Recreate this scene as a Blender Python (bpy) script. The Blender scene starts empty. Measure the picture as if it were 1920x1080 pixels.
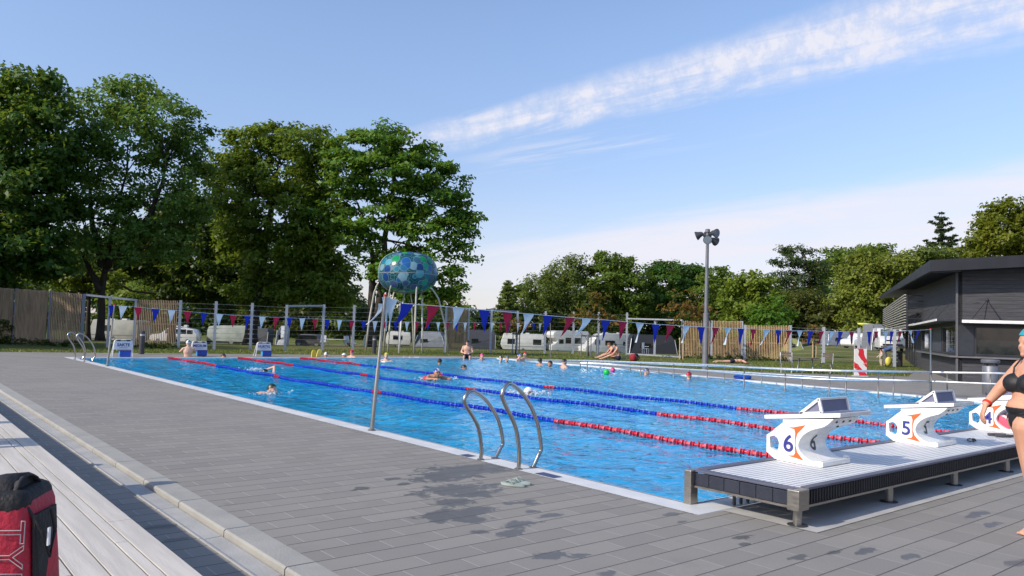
import bpy, bmesh, math, random
import numpy as np
from mathutils import Vector as V, Matrix as M, noise as mn
R = math.radians
rnd = random.Random(11)
nrg = np.random.default_rng(5)
sc = bpy.context.scene
COL = sc.collection

# ---------------------------------------------------------------- camera (solved from the pool: 25 m long, 2.5 m lanes)
CAM = V((-5.4106, -4.3221, 1.4218)); YAW, PIT, ROL, FPX = .69243, .053194, .03202, 1449.35
fw = V((math.sin(YAW)*math.cos(PIT), math.cos(YAW)*math.cos(PIT), math.sin(PIT)))
r0 = V((math.cos(YAW), -math.sin(YAW), 0)); u0 = r0.cross(fw)
rt = r0*math.cos(ROL)+u0*math.sin(ROL); up = u0*math.cos(ROL)-r0*math.sin(ROL)
cd = bpy.data.cameras.new('camera'); cam = bpy.data.objects.new('camera', cd); COL.objects.link(cam)
cam.matrix_world = M(((rt.x, up.x, -fw.x, CAM.x), (rt.y, up.y, -fw.y, CAM.y), (rt.z, up.z, -fw.z, CAM.z), (0, 0, 0, 1)))
cd.sensor_width = 36; cd.lens = FPX/1920*36; cd.clip_start = .05; cd.clip_end = 2000
sc.camera = cam

def ray(px, py): return fw*FPX+rt*(px-960)+up*(540-py)
def P(px, py, z=0.):                     # pixel -> point on the level z
    d = ray(px, py); return CAM+d*((z-CAM.z)/d.z)
def T(px, py, d): return CAM+ray(px, py)*(d/FPX)        # pixel -> point at depth d
def X(px, py, **k):                      # pixel -> point on the plane x=, y=
    d = ray(px, py); a = 'x' if 'x' in k else 'y'
    return CAM+d*((k[a]-getattr(CAM, a))/getattr(d, a))
def dep(p): return (V(p)-CAM).dot(fw)
def sst(a, b, x):
    t = max(0., min(1., (x-a)/(b-a))); return t*t*(3-2*t)
def gz(x, y):                            # terrain height: lawn flat, camp site dips beyond the fence and rises towards the van
    d = V((x, y, 0))-V((CAM.x, CAM.y, 0)); f = d.dot(V((math.sin(YAW), math.cos(YAW), 0))); s = d.dot(r0)
    if f < 1: return -.02
    t = s/f; s0 = 38+11*sst(-.4, .0, t)
    low = -1.65*sst(s0, s0+65, f)+3.9*sst(125, 215, f)
    hi = .62*sst(42, 66, f)+1.3*sst(66, 130, f)
    k = sst(.30, .42, t)
    return -.02+low*(1-k)+hi*k+.05*mn.noise(V((x*.15, y*.15, 0)))*sst(44, 60, f)
def G(px, d):                            # ground point under image column px at depth d
    p = T(px, 620, d); return V((p.x, p.y, gz(p.x, p.y)))

# ---------------------------------------------------------------- object helpers
def tag(o, label=None, cat=None, group=None, kind=None):
    if label: o['label'] = label
    if cat: o['category'] = cat
    if group: o['group'] = group
    if kind: o['kind'] = kind
    return o
def thing(name, label, cat, loc=(0, 0, 0), rz=0., group=None):
    o = bpy.data.objects.new(name, None); COL.objects.link(o); o.empty_display_size = .2
    o.location = loc; o.rotation_euler = (0, 0, rz)
    return tag(o, label, cat, group)
def link(name, me, mat, parent=None):
    o = bpy.data.objects.new(name, me); COL.objects.link(o)
    if mat is not None and not me.materials: me.materials.append(mat)
    if parent is not None: o.parent = parent
    return o
def copytree(o, parent=None):
    c = o.copy(); COL.objects.link(c)
    if parent is not None: c.parent = parent
    for ch in list(o.children): copytree(ch, c)
    return c

def frame(d):
    d = V(d).normalized(); a = V((0, 0, 1)) if abs(d.z) < .95 else V((1, 0, 0))
    x = a.cross(d).normalized(); return x, d.cross(x), d

class B:
    """collects shapes and links them as one mesh"""
    def __init__(s): s.bm = bmesh.new()
    def box(s, c, size, rz=0., rot=None, taper=1.):
        m = rot if rot is not None else M.Rotation(rz, 3, 'Z')
        vs = []
        for z in (-.5, .5):
            k = taper if z > 0 else 1.
            for x, y in ((-.5, -.5), (.5, -.5), (.5, .5), (-.5, .5)):
                vs.append(s.bm.verts.new(V(c)+m @ V((x*size[0]*k, y*size[1]*k, z*size[2]))))
        for f in ((3, 2, 1, 0), (4, 5, 6, 7), (0, 1, 5, 4), (1, 2, 6, 5), (2, 3, 7, 6), (3, 0, 4, 7)):
            s.bm.faces.new([vs[i] for i in f])
        return s
    def beam(s, a, b, w, h=None, upv=(0, 0, 1)):
        a, b = V(a), V(b); h = h or w; d = (b-a).normalized(); x = d.cross(V(upv))
        if x.length < 1e-4: x = V((1, 0, 0))
        x.normalize(); y = x.cross(d)
        vs = [s.bm.verts.new(p+x*i*w/2+y*j*h/2) for p in (a, b) for i, j in ((-1, -1), (1, -1), (1, 1), (-1, 1))]
        for f in ((3, 2, 1, 0), (4, 5, 6, 7), (0, 1, 5, 4), (1, 2, 6, 5), (2, 3, 7, 6), (3, 0, 4, 7)):
            s.bm.faces.new([vs[i] for i in f])
        return s
    def tube(s, pts, r, seg=8, closed=False):
        pts = [V(p) for p in pts]; n = len(pts); rr = r if isinstance(r, (list, tuple)) else [r]*n
        rings = []; px = None
        for i in range(n):
            d = (pts[(i+1) % n]-pts[i-1]) if closed else (pts[min(i+1, n-1)]-pts[max(i-1, 0)])
            x, y, d = frame(d)
            if px is not None:
                x = (px-d*px.dot(d)); x = x.normalized() if x.length > 1e-6 else frame(d)[0]; y = d.cross(x)
            px = x
            rings.append([s.bm.verts.new(pts[i]+(x*math.cos(a)+y*math.sin(a))*rr[i]) for a in [2*math.pi*k/seg for k in range(seg)]])
        for i in range(n if closed else n-1):
            A, Bq = rings[i], rings[(i+1) % n]
            for k in range(seg): s.bm.faces.new((A[k], A[(k+1) % seg], Bq[(k+1) % seg], Bq[k]))
        if not closed:
            s.bm.faces.new(rings[0][::-1]); s.bm.faces.new(rings[-1])
        return s
    def lathe(s, prof, c=(0, 0, 0), seg=20, axis=None):
        """prof: (radius, height) pairs, bottom to top"""
        x, y, z = frame(axis) if axis is not None else (V((1, 0, 0)), V((0, 1, 0)), V((0, 0, 1)))
        rings = [[s.bm.verts.new(V(c)+(x*math.cos(2*math.pi*k/seg)+y*math.sin(2*math.pi*k/seg))*max(r, 1e-4)+z*h) for k in range(seg)] for r, h in prof]
        for A, Bq in zip(rings, rings[1:]):
            for k in range(seg): s.bm.faces.new((A[k], A[(k+1) % seg], Bq[(k+1) % seg], Bq[k]))
        s.bm.faces.new(rings[0][::-1]); s.bm.faces.new(rings[-1])
        return s
    def prism(s, poly, ext):
        """closed polygon of 3D points pushed along the vector ext"""
        ext = V(ext); a = [s.bm.verts.new(V(p)) for p in poly]; b = [s.bm.verts.new(V(p)+ext) for p in poly]; n = len(a)
        s.bm.faces.new(a[::-1]); s.bm.faces.new(b)
        for i in range(n): s.bm.faces.new((a[i], a[(i+1) % n], b[(i+1) % n], b[i]))
        return s
    def poly(s, pts): s.bm.faces.new([s.bm.verts.new(V(p)) for p in pts]); return s
    def sph(s, c, r, rot=None, u=16, v=10):
        r = (r, r, r) if not isinstance(r, (tuple, list)) else r
        m = M.Translation(V(c)) @ (rot.to_4x4() if rot is not None else M.Identity(4)) @ M.Diagonal((*r, 1))
        bmesh.ops.create_uvsphere(s.bm, u_segments=u, v_segments=v, radius=1, matrix=m); return s
    def out(s, name, mat, parent=None, smooth=False, bevel=0., world=False, sub=0, norm=True):
        if norm: bmesh.ops.recalc_face_normals(s.bm, faces=s.bm.faces[:])
        if bevel:
            es = [e for e in s.bm.edges if len(e.link_faces) == 2 and e.calc_face_angle(0) > .5]
            bmesh.ops.bevel(s.bm, geom=es, offset=bevel, segments=2, affect='EDGES', profile=.6, clamp_overlap=True)
        if world and parent is not None:
            q = parent
            mm = M.Identity(4)
            while q is not None: mm = (M.Translation(q.location) @ q.rotation_euler.to_matrix().to_4x4()) @ mm; q = q.parent
            s.bm.transform(mm.inverted())
        me = bpy.data.meshes.new(name); s.bm.to_mesh(me); s.bm.free()
        if smooth:
            me.polygons.foreach_set('use_smooth', [True]*len(me.polygons))
            if smooth != 'all': me.set_sharp_from_angle(angle=R(38))
        o = link(name, me, mat, parent)
        return o

def quads(name, verts, mat, parent=None, nv=4):
    """numpy leaf mesh: verts (N, nv, 3)"""
    n = len(verts); me = bpy.data.meshes.new(name)
    me.vertices.add(n*nv); me.vertices.foreach_set('co', np.ascontiguousarray(verts, dtype=np.float32).ravel())
    me.loops.add(n*nv); me.loops.foreach_set('vertex_index', np.arange(n*nv, dtype=np.int32))
    me.polygons.add(n); me.polygons.foreach_set('loop_start', np.arange(0, n*nv, nv, dtype=np.int32))
    me.update(calc_edges=True)
    return link(name, me, mat, parent)

def text(name, s, size, mat, parent, mw, ext=.001, bold=0.):
    cu = bpy.data.curves.new('t', 'FONT'); cu.body = s; cu.size = size; cu.extrude = ext; cu.align_x = 'CENTER'; cu.align_y = 'CENTER'; cu.offset = bold
    cu.resolution_u = 6
    ob = bpy.data.objects.new('t', cu); COL.objects.link(ob)
    dg = bpy.context.evaluated_depsgraph_get(); me = bpy.data.meshes.new_from_object(ob.evaluated_get(dg))
    bpy.data.objects.remove(ob); bpy.data.curves.remove(cu)
    me.materials.clear(); me.transform(mw); me.name = name
    return link(name, me, mat, parent)

# ---------------------------------------------------------------- materials
def nd(nt, t, ins=None, **pr):
    n = nt.nodes.new('ShaderNode'+t)
    for k, v in pr.items(): setattr(n, k, v)
    for k, v in (ins or {}).items():
        s = n.inputs[k]
        if isinstance(v, bpy.types.NodeSocket): nt.links.new(v, s)
        elif isinstance(v, bpy.types.Node): nt.links.new(v.outputs[0], s)
        else: s.default_value = (*v, 1) if isinstance(v, tuple) and len(v) == 3 and s.type == 'RGBA' else v
    return n
def mth(nt, op, a, b=0., c=None, clamp=False):
    d = {0: a, 1: b}
    if c is not None: d[2] = c
    n = nd(nt, 'Math', d, operation=op); n.use_clamp = clamp; return n.outputs[0]
def mixc(nt, f, a, b, bt='MIX'):
    n = nt.nodes.new('ShaderNodeMix'); n.data_type = 'RGBA'; n.blend_type = bt
    for i, v in ((0, f), (6, a), (7, b)):
        s = n.inputs[i]
        if isinstance(v, bpy.types.NodeSocket): nt.links.new(v, s)
        elif isinstance(v, bpy.types.Node): nt.links.new(v.outputs[0], s)
        else: s.default_value = (*v, 1) if isinstance(v, tuple) else v
    return n.outputs[2]
def ramp(nt, x, a, b):
    n = nd(nt, 'MapRange', {0: x, 1: a, 2: b, 3: 0., 4: 1.}); n.clamp = True; n.interpolation_type = 'SMOOTHSTEP'; return n.outputs[0]
def newmat(name):
    m = bpy.data.materials.new(name); m.use_nodes = True; nt = m.node_tree; nt.nodes.clear()
    out = nt.nodes.new('ShaderNodeOutputMaterial'); return m, nt, out
def mat(name, col, rough=.6, metal=0., var=.12, vs=4., bump=0., bs=30., stretch=None, spec=.5, coat=0., dirt=0.):
    """principled with noise variation of colour / roughness and a fine bump"""
    m, nt, out = newmat(name)
    tc = nd(nt, 'TexCoord').outputs['Object']
    if stretch: tc = nd(nt, 'VectorMath', {0: tc, 1: stretch}, operation='MULTIPLY').outputs[0]
    no = nd(nt, 'TexNoise', {'Vector': tc, 'Scale': vs, 'Detail': 6., 'Roughness': .6})
    f = ramp(nt, no.outputs[0], .3, .7)
    c = mixc(nt, f, tuple(x*(1-var) for x in col), tuple(min(1, x*(1+var)) for x in col))
    if dirt:
        n2 = nd(nt, 'TexNoise', {'Vector': tc, 'Scale': vs*.35, 'Detail': 8., 'Roughness': .7})
        c = mixc(nt, mth(nt, 'MULTIPLY', ramp(nt, n2.outputs[0], .5, .75), dirt), c, tuple(x*.45 for x in col))
    p = nd(nt, 'BsdfPrincipled', {'Base Color': c, 'Metallic': metal, 'Specular IOR Level': spec, 'Coat Weight': coat})
    nt.links.new(mth(nt, 'MULTIPLY_ADD', f, .14, rough-.07, True), p.inputs['Roughness'])
    if bump:
        b = nd(nt, 'TexNoise', {'Vector': tc, 'Scale': bs, 'Detail': 5.})
        nt.links.new(nd(nt, 'Bump', {'Height': b.outputs[0], 'Strength': bump, 'Distance': .02}).outputs[0], p.inputs['Normal'])
    nt.links.new(p.outputs[0], out.inputs[0]); return m
def leafmat(name, a, b, trans=.45, gloss=.45):
    """leaf: hue varies per leaf and slowly through the crown, light passes through"""
    m, nt, out = newmat(name)
    g = nd(nt, 'NewGeometry'); tc = nd(nt, 'TexCoord')
    no = nd(nt, 'TexNoise', {'Vector': tc.outputs['Object'], 'Scale': .35, 'Detail': 3.})
    f = mth(nt, 'ADD', mth(nt, 'MULTIPLY', g.outputs['Random Per Island'], .55), mth(nt, 'MULTIPLY', ramp(nt, no.outputs[0], .3, .7), .45))
    c = mixc(nt, f, a, b)
    p = nd(nt, 'BsdfPrincipled', {'Base Color': c, 'Roughness': gloss, 'Specular IOR Level': .35})
    t = nd(nt, 'BsdfTranslucent', {'Color': mixc(nt, .5, c, (.30, .36, .03))})
    mx = nd(nt, 'MixShader', {0: trans, 1: p.outputs[0], 2: t.outputs[0]})
    nt.links.new(mx.outputs[0], out.inputs[0]); return m

STEEL = mat('stainless steel', (.42, .40, .37), .2, 1., .06, 8)
STEELD = mat('brushed steel', (.33, .31, .28), .36, .9, .1, 14, stretch=(1, 1, 6))
GALV = mat('galvanised steel', (.38, .40, .43), .5, .35, .1, 6)
WPAINT = mat('white powder coat', (.78, .79, .80), .4, 0, .04, 3)
WHITE = mat('white plastic', (.80, .80, .78), .35, 0, .05, 3, dirt=.10)
BLACK = mat('black plastic', (.018, .018, .02), .45)
DGREY = mat('dark grey metal', (.055, .058, .065), .45, .2)
RUBBER = mat('tyre rubber', (.02, .02, .02), .8)
BLUEP = mat('blue plastic', (.015, .07, .42), .35)
LBLUEP = mat('light blue plastic', (.05, .28, .62), .4)
REDP = mat('red plastic', (.55, .02, .03), .4)
YELLOWP = mat('yellow plastic', (.80, .55, .02), .4)
ORANGE = mat('orange paint', (.80, .12, .02), .45, var=.04)
NAVY = mat('navy paint', (.03, .035, .22), .45, var=.06)
TIMBER = mat('bleached timber', (.52, .49, .44), .8, 0, .10, 3, .12, 26, stretch=(8, .5, 8), dirt=.14)
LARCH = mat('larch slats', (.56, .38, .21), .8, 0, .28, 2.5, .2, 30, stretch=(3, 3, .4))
LARCHG = mat('dark larch slats', (.40, .29, .19), .85, 0, .28, 2.5, .2, 30, stretch=(3, 3, .4))  # same grain as the other larch, in a darker tone
GLASSD = mat('dark window glass', (.012, .016, .02), .06, 0, .05, 2, spec=.8)
BARK = mat('grey brown bark', (.042, .034, .026), .9, 0, .35, 2.2, .8, 14, stretch=(2, 2, .5))
BARKP = mat('orange pine bark', (.30, .14, .07), .9, 0, .3, 2.2, .6, 14)
BARKB = mat('pale bark', (.28, .25, .20), .9, 0, .4, 2.2, .6, 14)
CARAVAN = mat('caravan white', (.58, .59, .57), .35, 0, .06, 1.2, dirt=.2)
# ---------------------------------------------------------------- sky, sun
SUN_EL, SUN_AZ = R(33), R(180-9)          # azimuth measured from +X
sdir = V((math.cos(SUN_AZ)*math.cos(SUN_EL), math.sin(SUN_AZ)*math.cos(SUN_EL), math.sin(SUN_EL)))
wd = bpy.data.worlds.new('World'); sc.world = wd; wd.use_nodes = True
nt = wd.node_tree; nt.nodes.clear()
sky = nt.nodes.new('ShaderNodeTexSky'); sky.sky_type = 'NISHITA'; sky.sun_disc = False
sky.sun_elevation = SUN_EL; sky.sun_rotation = math.atan2(sdir.x, sdir.y); sky.altitude = 20; sky.air_density = 1.0; sky.dust_density = .7; sky.ozone_density = 2.2
dirv = nd(nt, 'TexCoord').outputs['Generated']
def dot(v): return nd(nt, 'VectorMath', {0: dirv, 1: tuple(v)}, operation='DOT_PRODUCT').outputs['Value']
def rdir(px, py): return ray(px, py).normalized()
def band(p0, p1, seed, sa, sb):
    """great circle through two directions: distance across it, along it, and a stretched noise"""
    a, b = rdir(*p0), rdir(*p1); n = a.cross(b).normalized()
    if n.z < 0: n = -n
    e = (b-a*b.dot(a)).normalized()
    s, l = dot(n), nd(nt, 'Math', {0: dot(e), 1: dot(a)}, operation='ARCTAN2').outputs[0]
    v = nd(nt, 'CombineXYZ', {0: mth(nt, 'MULTIPLY', l, sa), 1: mth(nt, 'MULTIPLY', s, sb), 2: seed}).outputs[0]
    return s, l, v
def nz(v, sc_=1., det=7., ro=.6, dis=.0): return nd(nt, 'TexNoise', {'Vector': v, 'Scale': sc_, 'Detail': det, 'Roughness': ro, 'Distortion': dis}).outputs[0]
def mul(*a):
    o = a[0]
    for x in a[1:]: o = mth(nt, 'MULTIPLY', o, x)
    return o
# high streak of cirrus, thin at its lower end and broad higher up
s, l, v = band((800, 262), (1760, 30), 1.3, 9, 50)
n1 = nz(v, 1., 8, .62, .5); n1b = nz(nd(nt, 'VectorMath', {0: v, 1: (6., .8, 1.)}, operation='MULTIPLY').outputs[0], 1., 6, .65)
w = mth(nt, 'MULTIPLY_ADD', ramp(nt, l, .0, .75), .027, .021)
q = mth(nt, 'DIVIDE', mth(nt, 'ADD', s, mth(nt, 'MULTIPLY_ADD', n1, .03, -.015)), w)
body = mth(nt, 'SUBTRACT', 1., ramp(nt, mth(nt, 'ABSOLUTE', q), .35, 1.25))
c1 = mul(body, mth(nt, 'MULTIPLY_ADD', ramp(nt, n1, .30, .62), .55, .36), mth(nt, 'MULTIPLY_ADD', ramp(nt, n1b, .35, .65), .55, .60), ramp(nt, l, -.16, .10))
# small wisps under it
s, l, v = band((880, 315), (1330, 238), 7.7, 4, 60)
n2 = nz(v, 1.2, 7, .6, .3)
c2 = mul(mth(nt, 'SUBTRACT', 1., ramp(nt, mth(nt, 'ABSOLUTE', s), .003, .03)), ramp(nt, n2, .45, .68), ramp(nt, l, -.05, .1), mth(nt, 'SUBTRACT', 1., ramp(nt, l, .22, .45)), .55)
# broad pale bank low over the trees, its upper edge streaked
s, l, v = band((880, 462), (1900, 318), 3.1, 3, 26)
n3 = nz(v, 1., 8, .6, .6)
s2 = mth(nt, 'ADD', s, mth(nt, 'MULTIPLY_ADD', n3, .06, -.03))
bank = mul(mth(nt, 'SUBTRACT', 1., ramp(nt, s2, -.016, .012)), mth(nt, 'MULTIPLY_ADD', ramp(nt, n3, .32, .62), .40, .62), ramp(nt, l, -.30, .22))
edge = mul(mth(nt, 'SUBTRACT', 1., ramp(nt, mth(nt, 'ABSOLUTE', s2), .002, .022)), ramp(nt, n3, .40, .6), ramp(nt, l, .0, .3), .55)
hz = nd(nt, 'SeparateXYZ', {0: dirv}).outputs[2]
veil = mul(mth(nt, 'SUBTRACT', 1., ramp(nt, hz, .0, .22)), .40)
cl = mth(nt, 'MINIMUM', mth(nt, 'ADD', mth(nt, 'MAXIMUM', c1, c2), mth(nt, 'MAXIMUM', mth(nt, 'MAXIMUM', bank, edge), veil)), .92)
hz0 = nd(nt, 'SeparateXYZ', {0: dirv}).outputs[2]
skyc = mixc(nt, 1., sky.outputs[0], mixc(nt, ramp(nt, hz0, .02, .42), (.80, .72, .79), (1.15, 1.08, 1.10)), 'MULTIPLY')
colr = mixc(nt, cl, skyc, (4.35, 4.30, 4.72))
bg = nd(nt, 'Background', {0: colr, 1: .15})
wo = nt.nodes.new('ShaderNodeOutputWorld'); nt.links.new(bg.outputs[0], wo.inputs[0])
sl = bpy.data.lights.new('sun', 'SUN'); sl.energy = 3.3; sl.angle = R(.6); sl.color = (1, .90, .76)
so = bpy.data.objects.new('sun', sl); COL.objects.link(so); so.location = (-30, 5, 25)
so.rotation_euler = sdir.to_track_quat('Z', 'Y').to_euler()
sc.view_settings.view_transform = 'Standard'; sc.view_settings.look = 'None'; sc.view_settings.exposure = .42; sc.view_settings.gamma = 1
sc.cycles.max_bounces = 8; sc.cycles.transparent_max_bounces = 12
sc.cycles.caustics_reflective = False; sc.cycles.caustics_refractive = True
sc.cycles.sample_clamp_indirect = 4
sc.cycles.use_denoising = True

# ---------------------------------------------------------------- ground, deck, pool
POOL = [(0, -.25), (0, 25), (18.1, 25.0), (17.75, 17), (17.0, 12.5), (16.5, 8), (16.1, 3.7), (15.5, -.25)]
DECK = [(-3.28, -9), (40, -9), (40, 11), (35.0, 12.6), (27.6, 9.75), (24.9, 11.5), (22.7, 13.5), (21.5, 15.6), (21.2, 18.4), (21.4, 20.6), (20.9, 23.0), (19.3, 25.6), (17.6, 27.0), (8, 28.25), (-3.28, 29.4)]
def inside(p, poly):
    c = False; n = len(poly)
    for i in range(n):
        a, b = poly[i], poly[i-1]
        if (a[1] > p[1]) != (b[1] > p[1]) and p[0] < (b[0]-a[0])*(p[1]-a[1])/(b[1]-a[1])+a[0]: c = not c
    return c

# deck sheet with the pool cut out
def holed(outer, hole, z, name, m):
    bm = bmesh.new()
    def loop(pts): 
        vs = [bm.verts.new((x, y, z)) for x, y in pts]
        return [bm.edges.new((vs[i], vs[(i+1) % len(vs)])) for i in range(len(vs))]
    es = loop(outer)+loop(hole)
    bmesh.ops.triangle_fill(bm, use_beauty=True, use_dissolve=False, edges=es)
    for f in bm.faces:
        f.normal_update()
        if f.normal.z < 0: f.normal_flip()
    for f in [f for f in bm.faces if inside(f.calc_center_median(), hole) or not inside(f.calc_center_median(), outer)]: bm.faces.remove(f)
    me = bpy.data.meshes.new(name); bm.to_mesh(me); bm.free(); o = link(name, me, m); o['kind'] = 'structure'; return o
def offset_poly(poly, d):
    out = []; n = len(poly); ar = sum(poly[i-1][0]*poly[i][1]-poly[i][0]*poly[i-1][1] for i in range(n))
    sg = 1 if ar > 0 else -1
    for i in range(n):
        a, b, c = V((*poly[i-1], 0)), V((*poly[i], 0)), V((*poly[(i+1) % n], 0))
        d1, d2 = (b-a).normalized(), (c-b).normalized(); n1, n2 = V((d1.y, -d1.x, 0))*sg, V((d2.y, -d2.x, 0))*sg
        m_ = (n1+n2).normalized(); q = b+m_*d/max(.3, m_.dot(n1)); out.append((q.x, q.y))
    return out
GUT = offset_poly(POOL, .29)

m, nt, out = newmat('grey concrete pavers'); DECKM = m
pos = nd(nt, 'NewGeometry').outputs['Position']
wob = nd(nt, 'TexNoise', {'Vector': pos, 'Scale': 1.7, 'Detail': 2.})
pv = nd(nt, 'VectorMath', {0: pos, 1: nd(nt, 'VectorMath', {0: nd(nt, 'VectorMath', {0: wob.outputs[1], 1: (.5, .5, .5)}, operation='SUBTRACT').outputs[0], 1: (.012, .012, 0)}, operation='MULTIPLY').outputs[0]}, operation='ADD').outputs[0]
br = nd(nt, 'TexBrick', {'Vector': pv, 'Color1': (.190, .176, .154), 'Color2': (.246, .229, .202), 'Mortar': (.085, .082, .078), 'Scale': 1., 'Mortar Size': .0052, 'Mortar Smooth': .35, 'Bias': 0., 'Brick Width': .42, 'Row Height': .21})
br.offset = .5
n1 = nd(nt, 'TexNoise', {'Vector': pos, 'Scale': .6, 'Detail': 6., 'Roughness': .65}); n2 = nd(nt, 'TexNoise', {'Vector': pos, 'Scale': 90., 'Detail': 4., 'Roughness': .7})
c = mixc(nt, ramp(nt, n1.outputs[0], .3, .72), br.outputs[0], mixc(nt, 1., br.outputs[0], (1.16, 1.14, 1.10), 'MULTIPLY'))
st_ = nd(nt, 'TexNoise', {'Vector': pos, 'Scale': 1.9, 'Detail': 8., 'Roughness': .7}).outputs[0]
c = mixc(nt, mth(nt, 'MULTIPLY', ramp(nt, st_, .52, .70), .30), c, (.115, .11, .10))
c = mixc(nt, .35, c, mixc(nt, n2.outputs[0], (.10, .10, .10), (.42, .42, .41)))
sx = nd(nt, 'SeparateXYZ', {0: pv}); rowf = mth(nt, 'ABSOLUTE', mth(nt, 'SUBTRACT', mth(nt, 'FRACT', mth(nt, 'MULTIPLY', sx.outputs[1], 1/.21)), .5))
c = mixc(nt, mth(nt, 'MULTIPLY', br.outputs['Fac'], .8), c, mixc(nt, ramp(nt, rowf, .455, .475), (.38, .37, .35), (.05, .048, .046)))
# sand-filled cross joints, a little paler than the paver, broken along their length
# wet marks: soft cores broken up by noise (puddle by the ladder, foot marks)
wetpx = [(880, 880, .70, .32), (835, 892, .48, .3), (851, 918, .46, .27), (885, 925, .3, .18), (859, 964, .40, .20), (850, 942, .22, .2), (815, 964, .16, .09), (895, 975, .16, .09), (973, 983, .19, .10), (958, 1001, .15, .10), (985, 941, .14, .07), (1000, 945, .09, .05), (933, 908, .10, .06), (1034, 966, .14, .06), (995, 960, .09, .05), (958, 944, .08, .05), (901, 997, .09, .06), (1032, 1042, .15, .09), (1088, 1042, .12, .06), (1137, 1076, .12, .06), (677, 916, .13, .07), (737, 898, .12, .06), (758, 908, .10, .05), (1261, 964, .10, .05), (1279, 978, .08, .04), (1389, 1008, .12, .05), (1400, 1020, .08, .04), (1495, 1045, .11, .05), (1564, 1036, .10, .04), (1622, 1033, .16, .05), (1704, 1043, .11, .05), (1828, 966, .28, .06), (1863, 983, .18, .05), (1906, 1056, .16, .07), (300, 975, .15, .07), (320, 1000, .14, .06)]
spots = [(P(a, b_).x, P(a, b_).y, c_, d_) for a, b_, c_, d_ in wetpx]
wet = None
wn = nd(nt, 'TexNoise', {'Vector': pos, 'Scale': 6.5, 'Detail': 9., 'Roughness': .74}).outputs[0]
for x, y, a, b in spots:
    dv = nd(nt, 'VectorMath', {0: nd(nt, 'VectorMath', {0: pos, 1: (x, y, 0.)}, operation='SUBTRACT').outputs[0], 1: (1/a, 1/b, 0.)}, operation='MULTIPLY').outputs[0]
    g = mth(nt, 'SUBTRACT', 1., nd(nt, 'VectorMath', {0: dv}, operation='LENGTH').outputs['Value'])
    wet = g if wet is None else mth(nt, 'MAXIMUM', wet, g)
wetm = ramp(nt, mth(nt, 'ADD', mth(nt, 'MULTIPLY', wet, 1.25), mth(nt, 'MULTIPLY_ADD', wn, 4.6, -2.42)), .13, .17)
# faint footprints and damp freckles over the whole deck
fr = nd(nt, 'TexNoise', {'Vector': pos, 'Scale': 2.6, 'Detail': 5., 'Roughness': .6}).outputs[0]
c = mixc(nt, mth(nt, 'MULTIPLY', ramp(nt, fr, .66, .72), .22), c, (.09, .09, .09))
c = mixc(nt, mth(nt, 'MULTIPLY', wetm, .66), c, (.05, .05, .05))
p = nd(nt, 'BsdfPrincipled', {'Base Color': c, 'Roughness': mth(nt, 'MULTIPLY_ADD', wetm, -.38, .82), 'Specular IOR Level': .4})
bh = mth(nt, 'ADD', mth(nt, 'MULTIPLY', br.outputs['Fac'], -1.), mth(nt, 'MULTIPLY', n2.outputs[0], .25))
nt.links.new(nd(nt, 'Bump', {'Height': bh, 'Strength': .5, 'Distance': .006}).outputs[0], p.inputs['Normal'])
nt.links.new(p.outputs[0], out.inputs[0])
holed(DECK, GUT, 0., 'paved_deck', DECKM)

# white overflow grating round the pool: thin bars with slots
m, nt, out = newmat('white overflow grating')
pos = nd(nt, 'NewGeometry').outputs['Position']; sp = nd(nt, 'SeparateXYZ', {0: pos})
slot = mth(nt, 'MULTIPLY', ramp(nt, mth(nt, 'ABSOLUTE', mth(nt, 'SUBTRACT', mth(nt, 'FRACT', mth(nt, 'MULTIPLY', sp.outputs[1], 40.)), .5)), .30, .42), .35)
n1 = nd(nt, 'TexNoise', {'Vector': pos, 'Scale': 3., 'Detail': 6.})
c = mixc(nt, slot, mixc(nt, ramp(nt, n1.outputs[0], .35, .7), (.62, .63, .63), (.74, .74, .73)), (.30, .32, .34))
p = nd(nt, 'BsdfPrincipled', {'Base Color': c, 'Roughness': .5})
nt.links.new(p.outputs[0], out.inputs[0]); GRATE = m
o = holed(offset_poly(POOL, .285), offset_poly(POOL, .012), .006, 'pool_edge', GRATE)
b = B(); G2 = offset_poly(POOL, .05)
for i in range(len(POOL)):
    a0, a1 = POOL[i-1], POOL[i]; d = (V((*a1, 0))-V((*a0, 0))).normalized(); nn = V((d.y, -d.x, 0)); nn = -nn if inside((V((*a0, 0))+V((*a1, 0)))/2+nn*.1, POOL) else nn
    b.prism([V((*a0, -.25)), V((*a1, -.25)), V((*a1, .006)), V((*a0, .006))], nn*.03)
tag(b.out('pool_rim', mat('white pool rim', (.66, .67, .68), .4)), kind='structure')

FLOOR = -1.5
m, nt, out = newmat('blue pool liner')
pos = nd(nt, 'NewGeometry').outputs['Position']
n1 = nd(nt, 'TexNoise', {'Vector': pos, 'Scale': .25, 'Detail': 3.})
vo = nd(nt, 'TexVoronoi', {'Vector': nd(nt, 'VectorMath', {0: pos, 1: nd(nt, 'TexNoise', {'Vector': pos, 'Scale': .8}).outputs[1]}, operation='ADD').outputs[0], 'Scale': 1.1}); vo.feature = 'DISTANCE_TO_EDGE'
c = mixc(nt, ramp(nt, n1.outputs[0], .3, .7), (.03, .60, .97), (.05, .68, .98))
p = nd(nt, 'BsdfPrincipled', {'Base Color': c, 'Roughness': .6}); nt.links.new(p.outputs[0], out.inputs[0]); LINER = m
b = B(); b.poly([(x, y, FLOOR) for x, y in POOL])
for i in range(len(POOL)):
    (x0, y0), (x1, y1) = POOL[i-1], POOL[i]
    b.poly([(x0, y0, FLOOR), (x1, y1, FLOOR), (x1, y1, -.05), (x0, y0, -.05)])
tag(b.out('pool_basin', LINER, norm=True), kind='structure')
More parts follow.
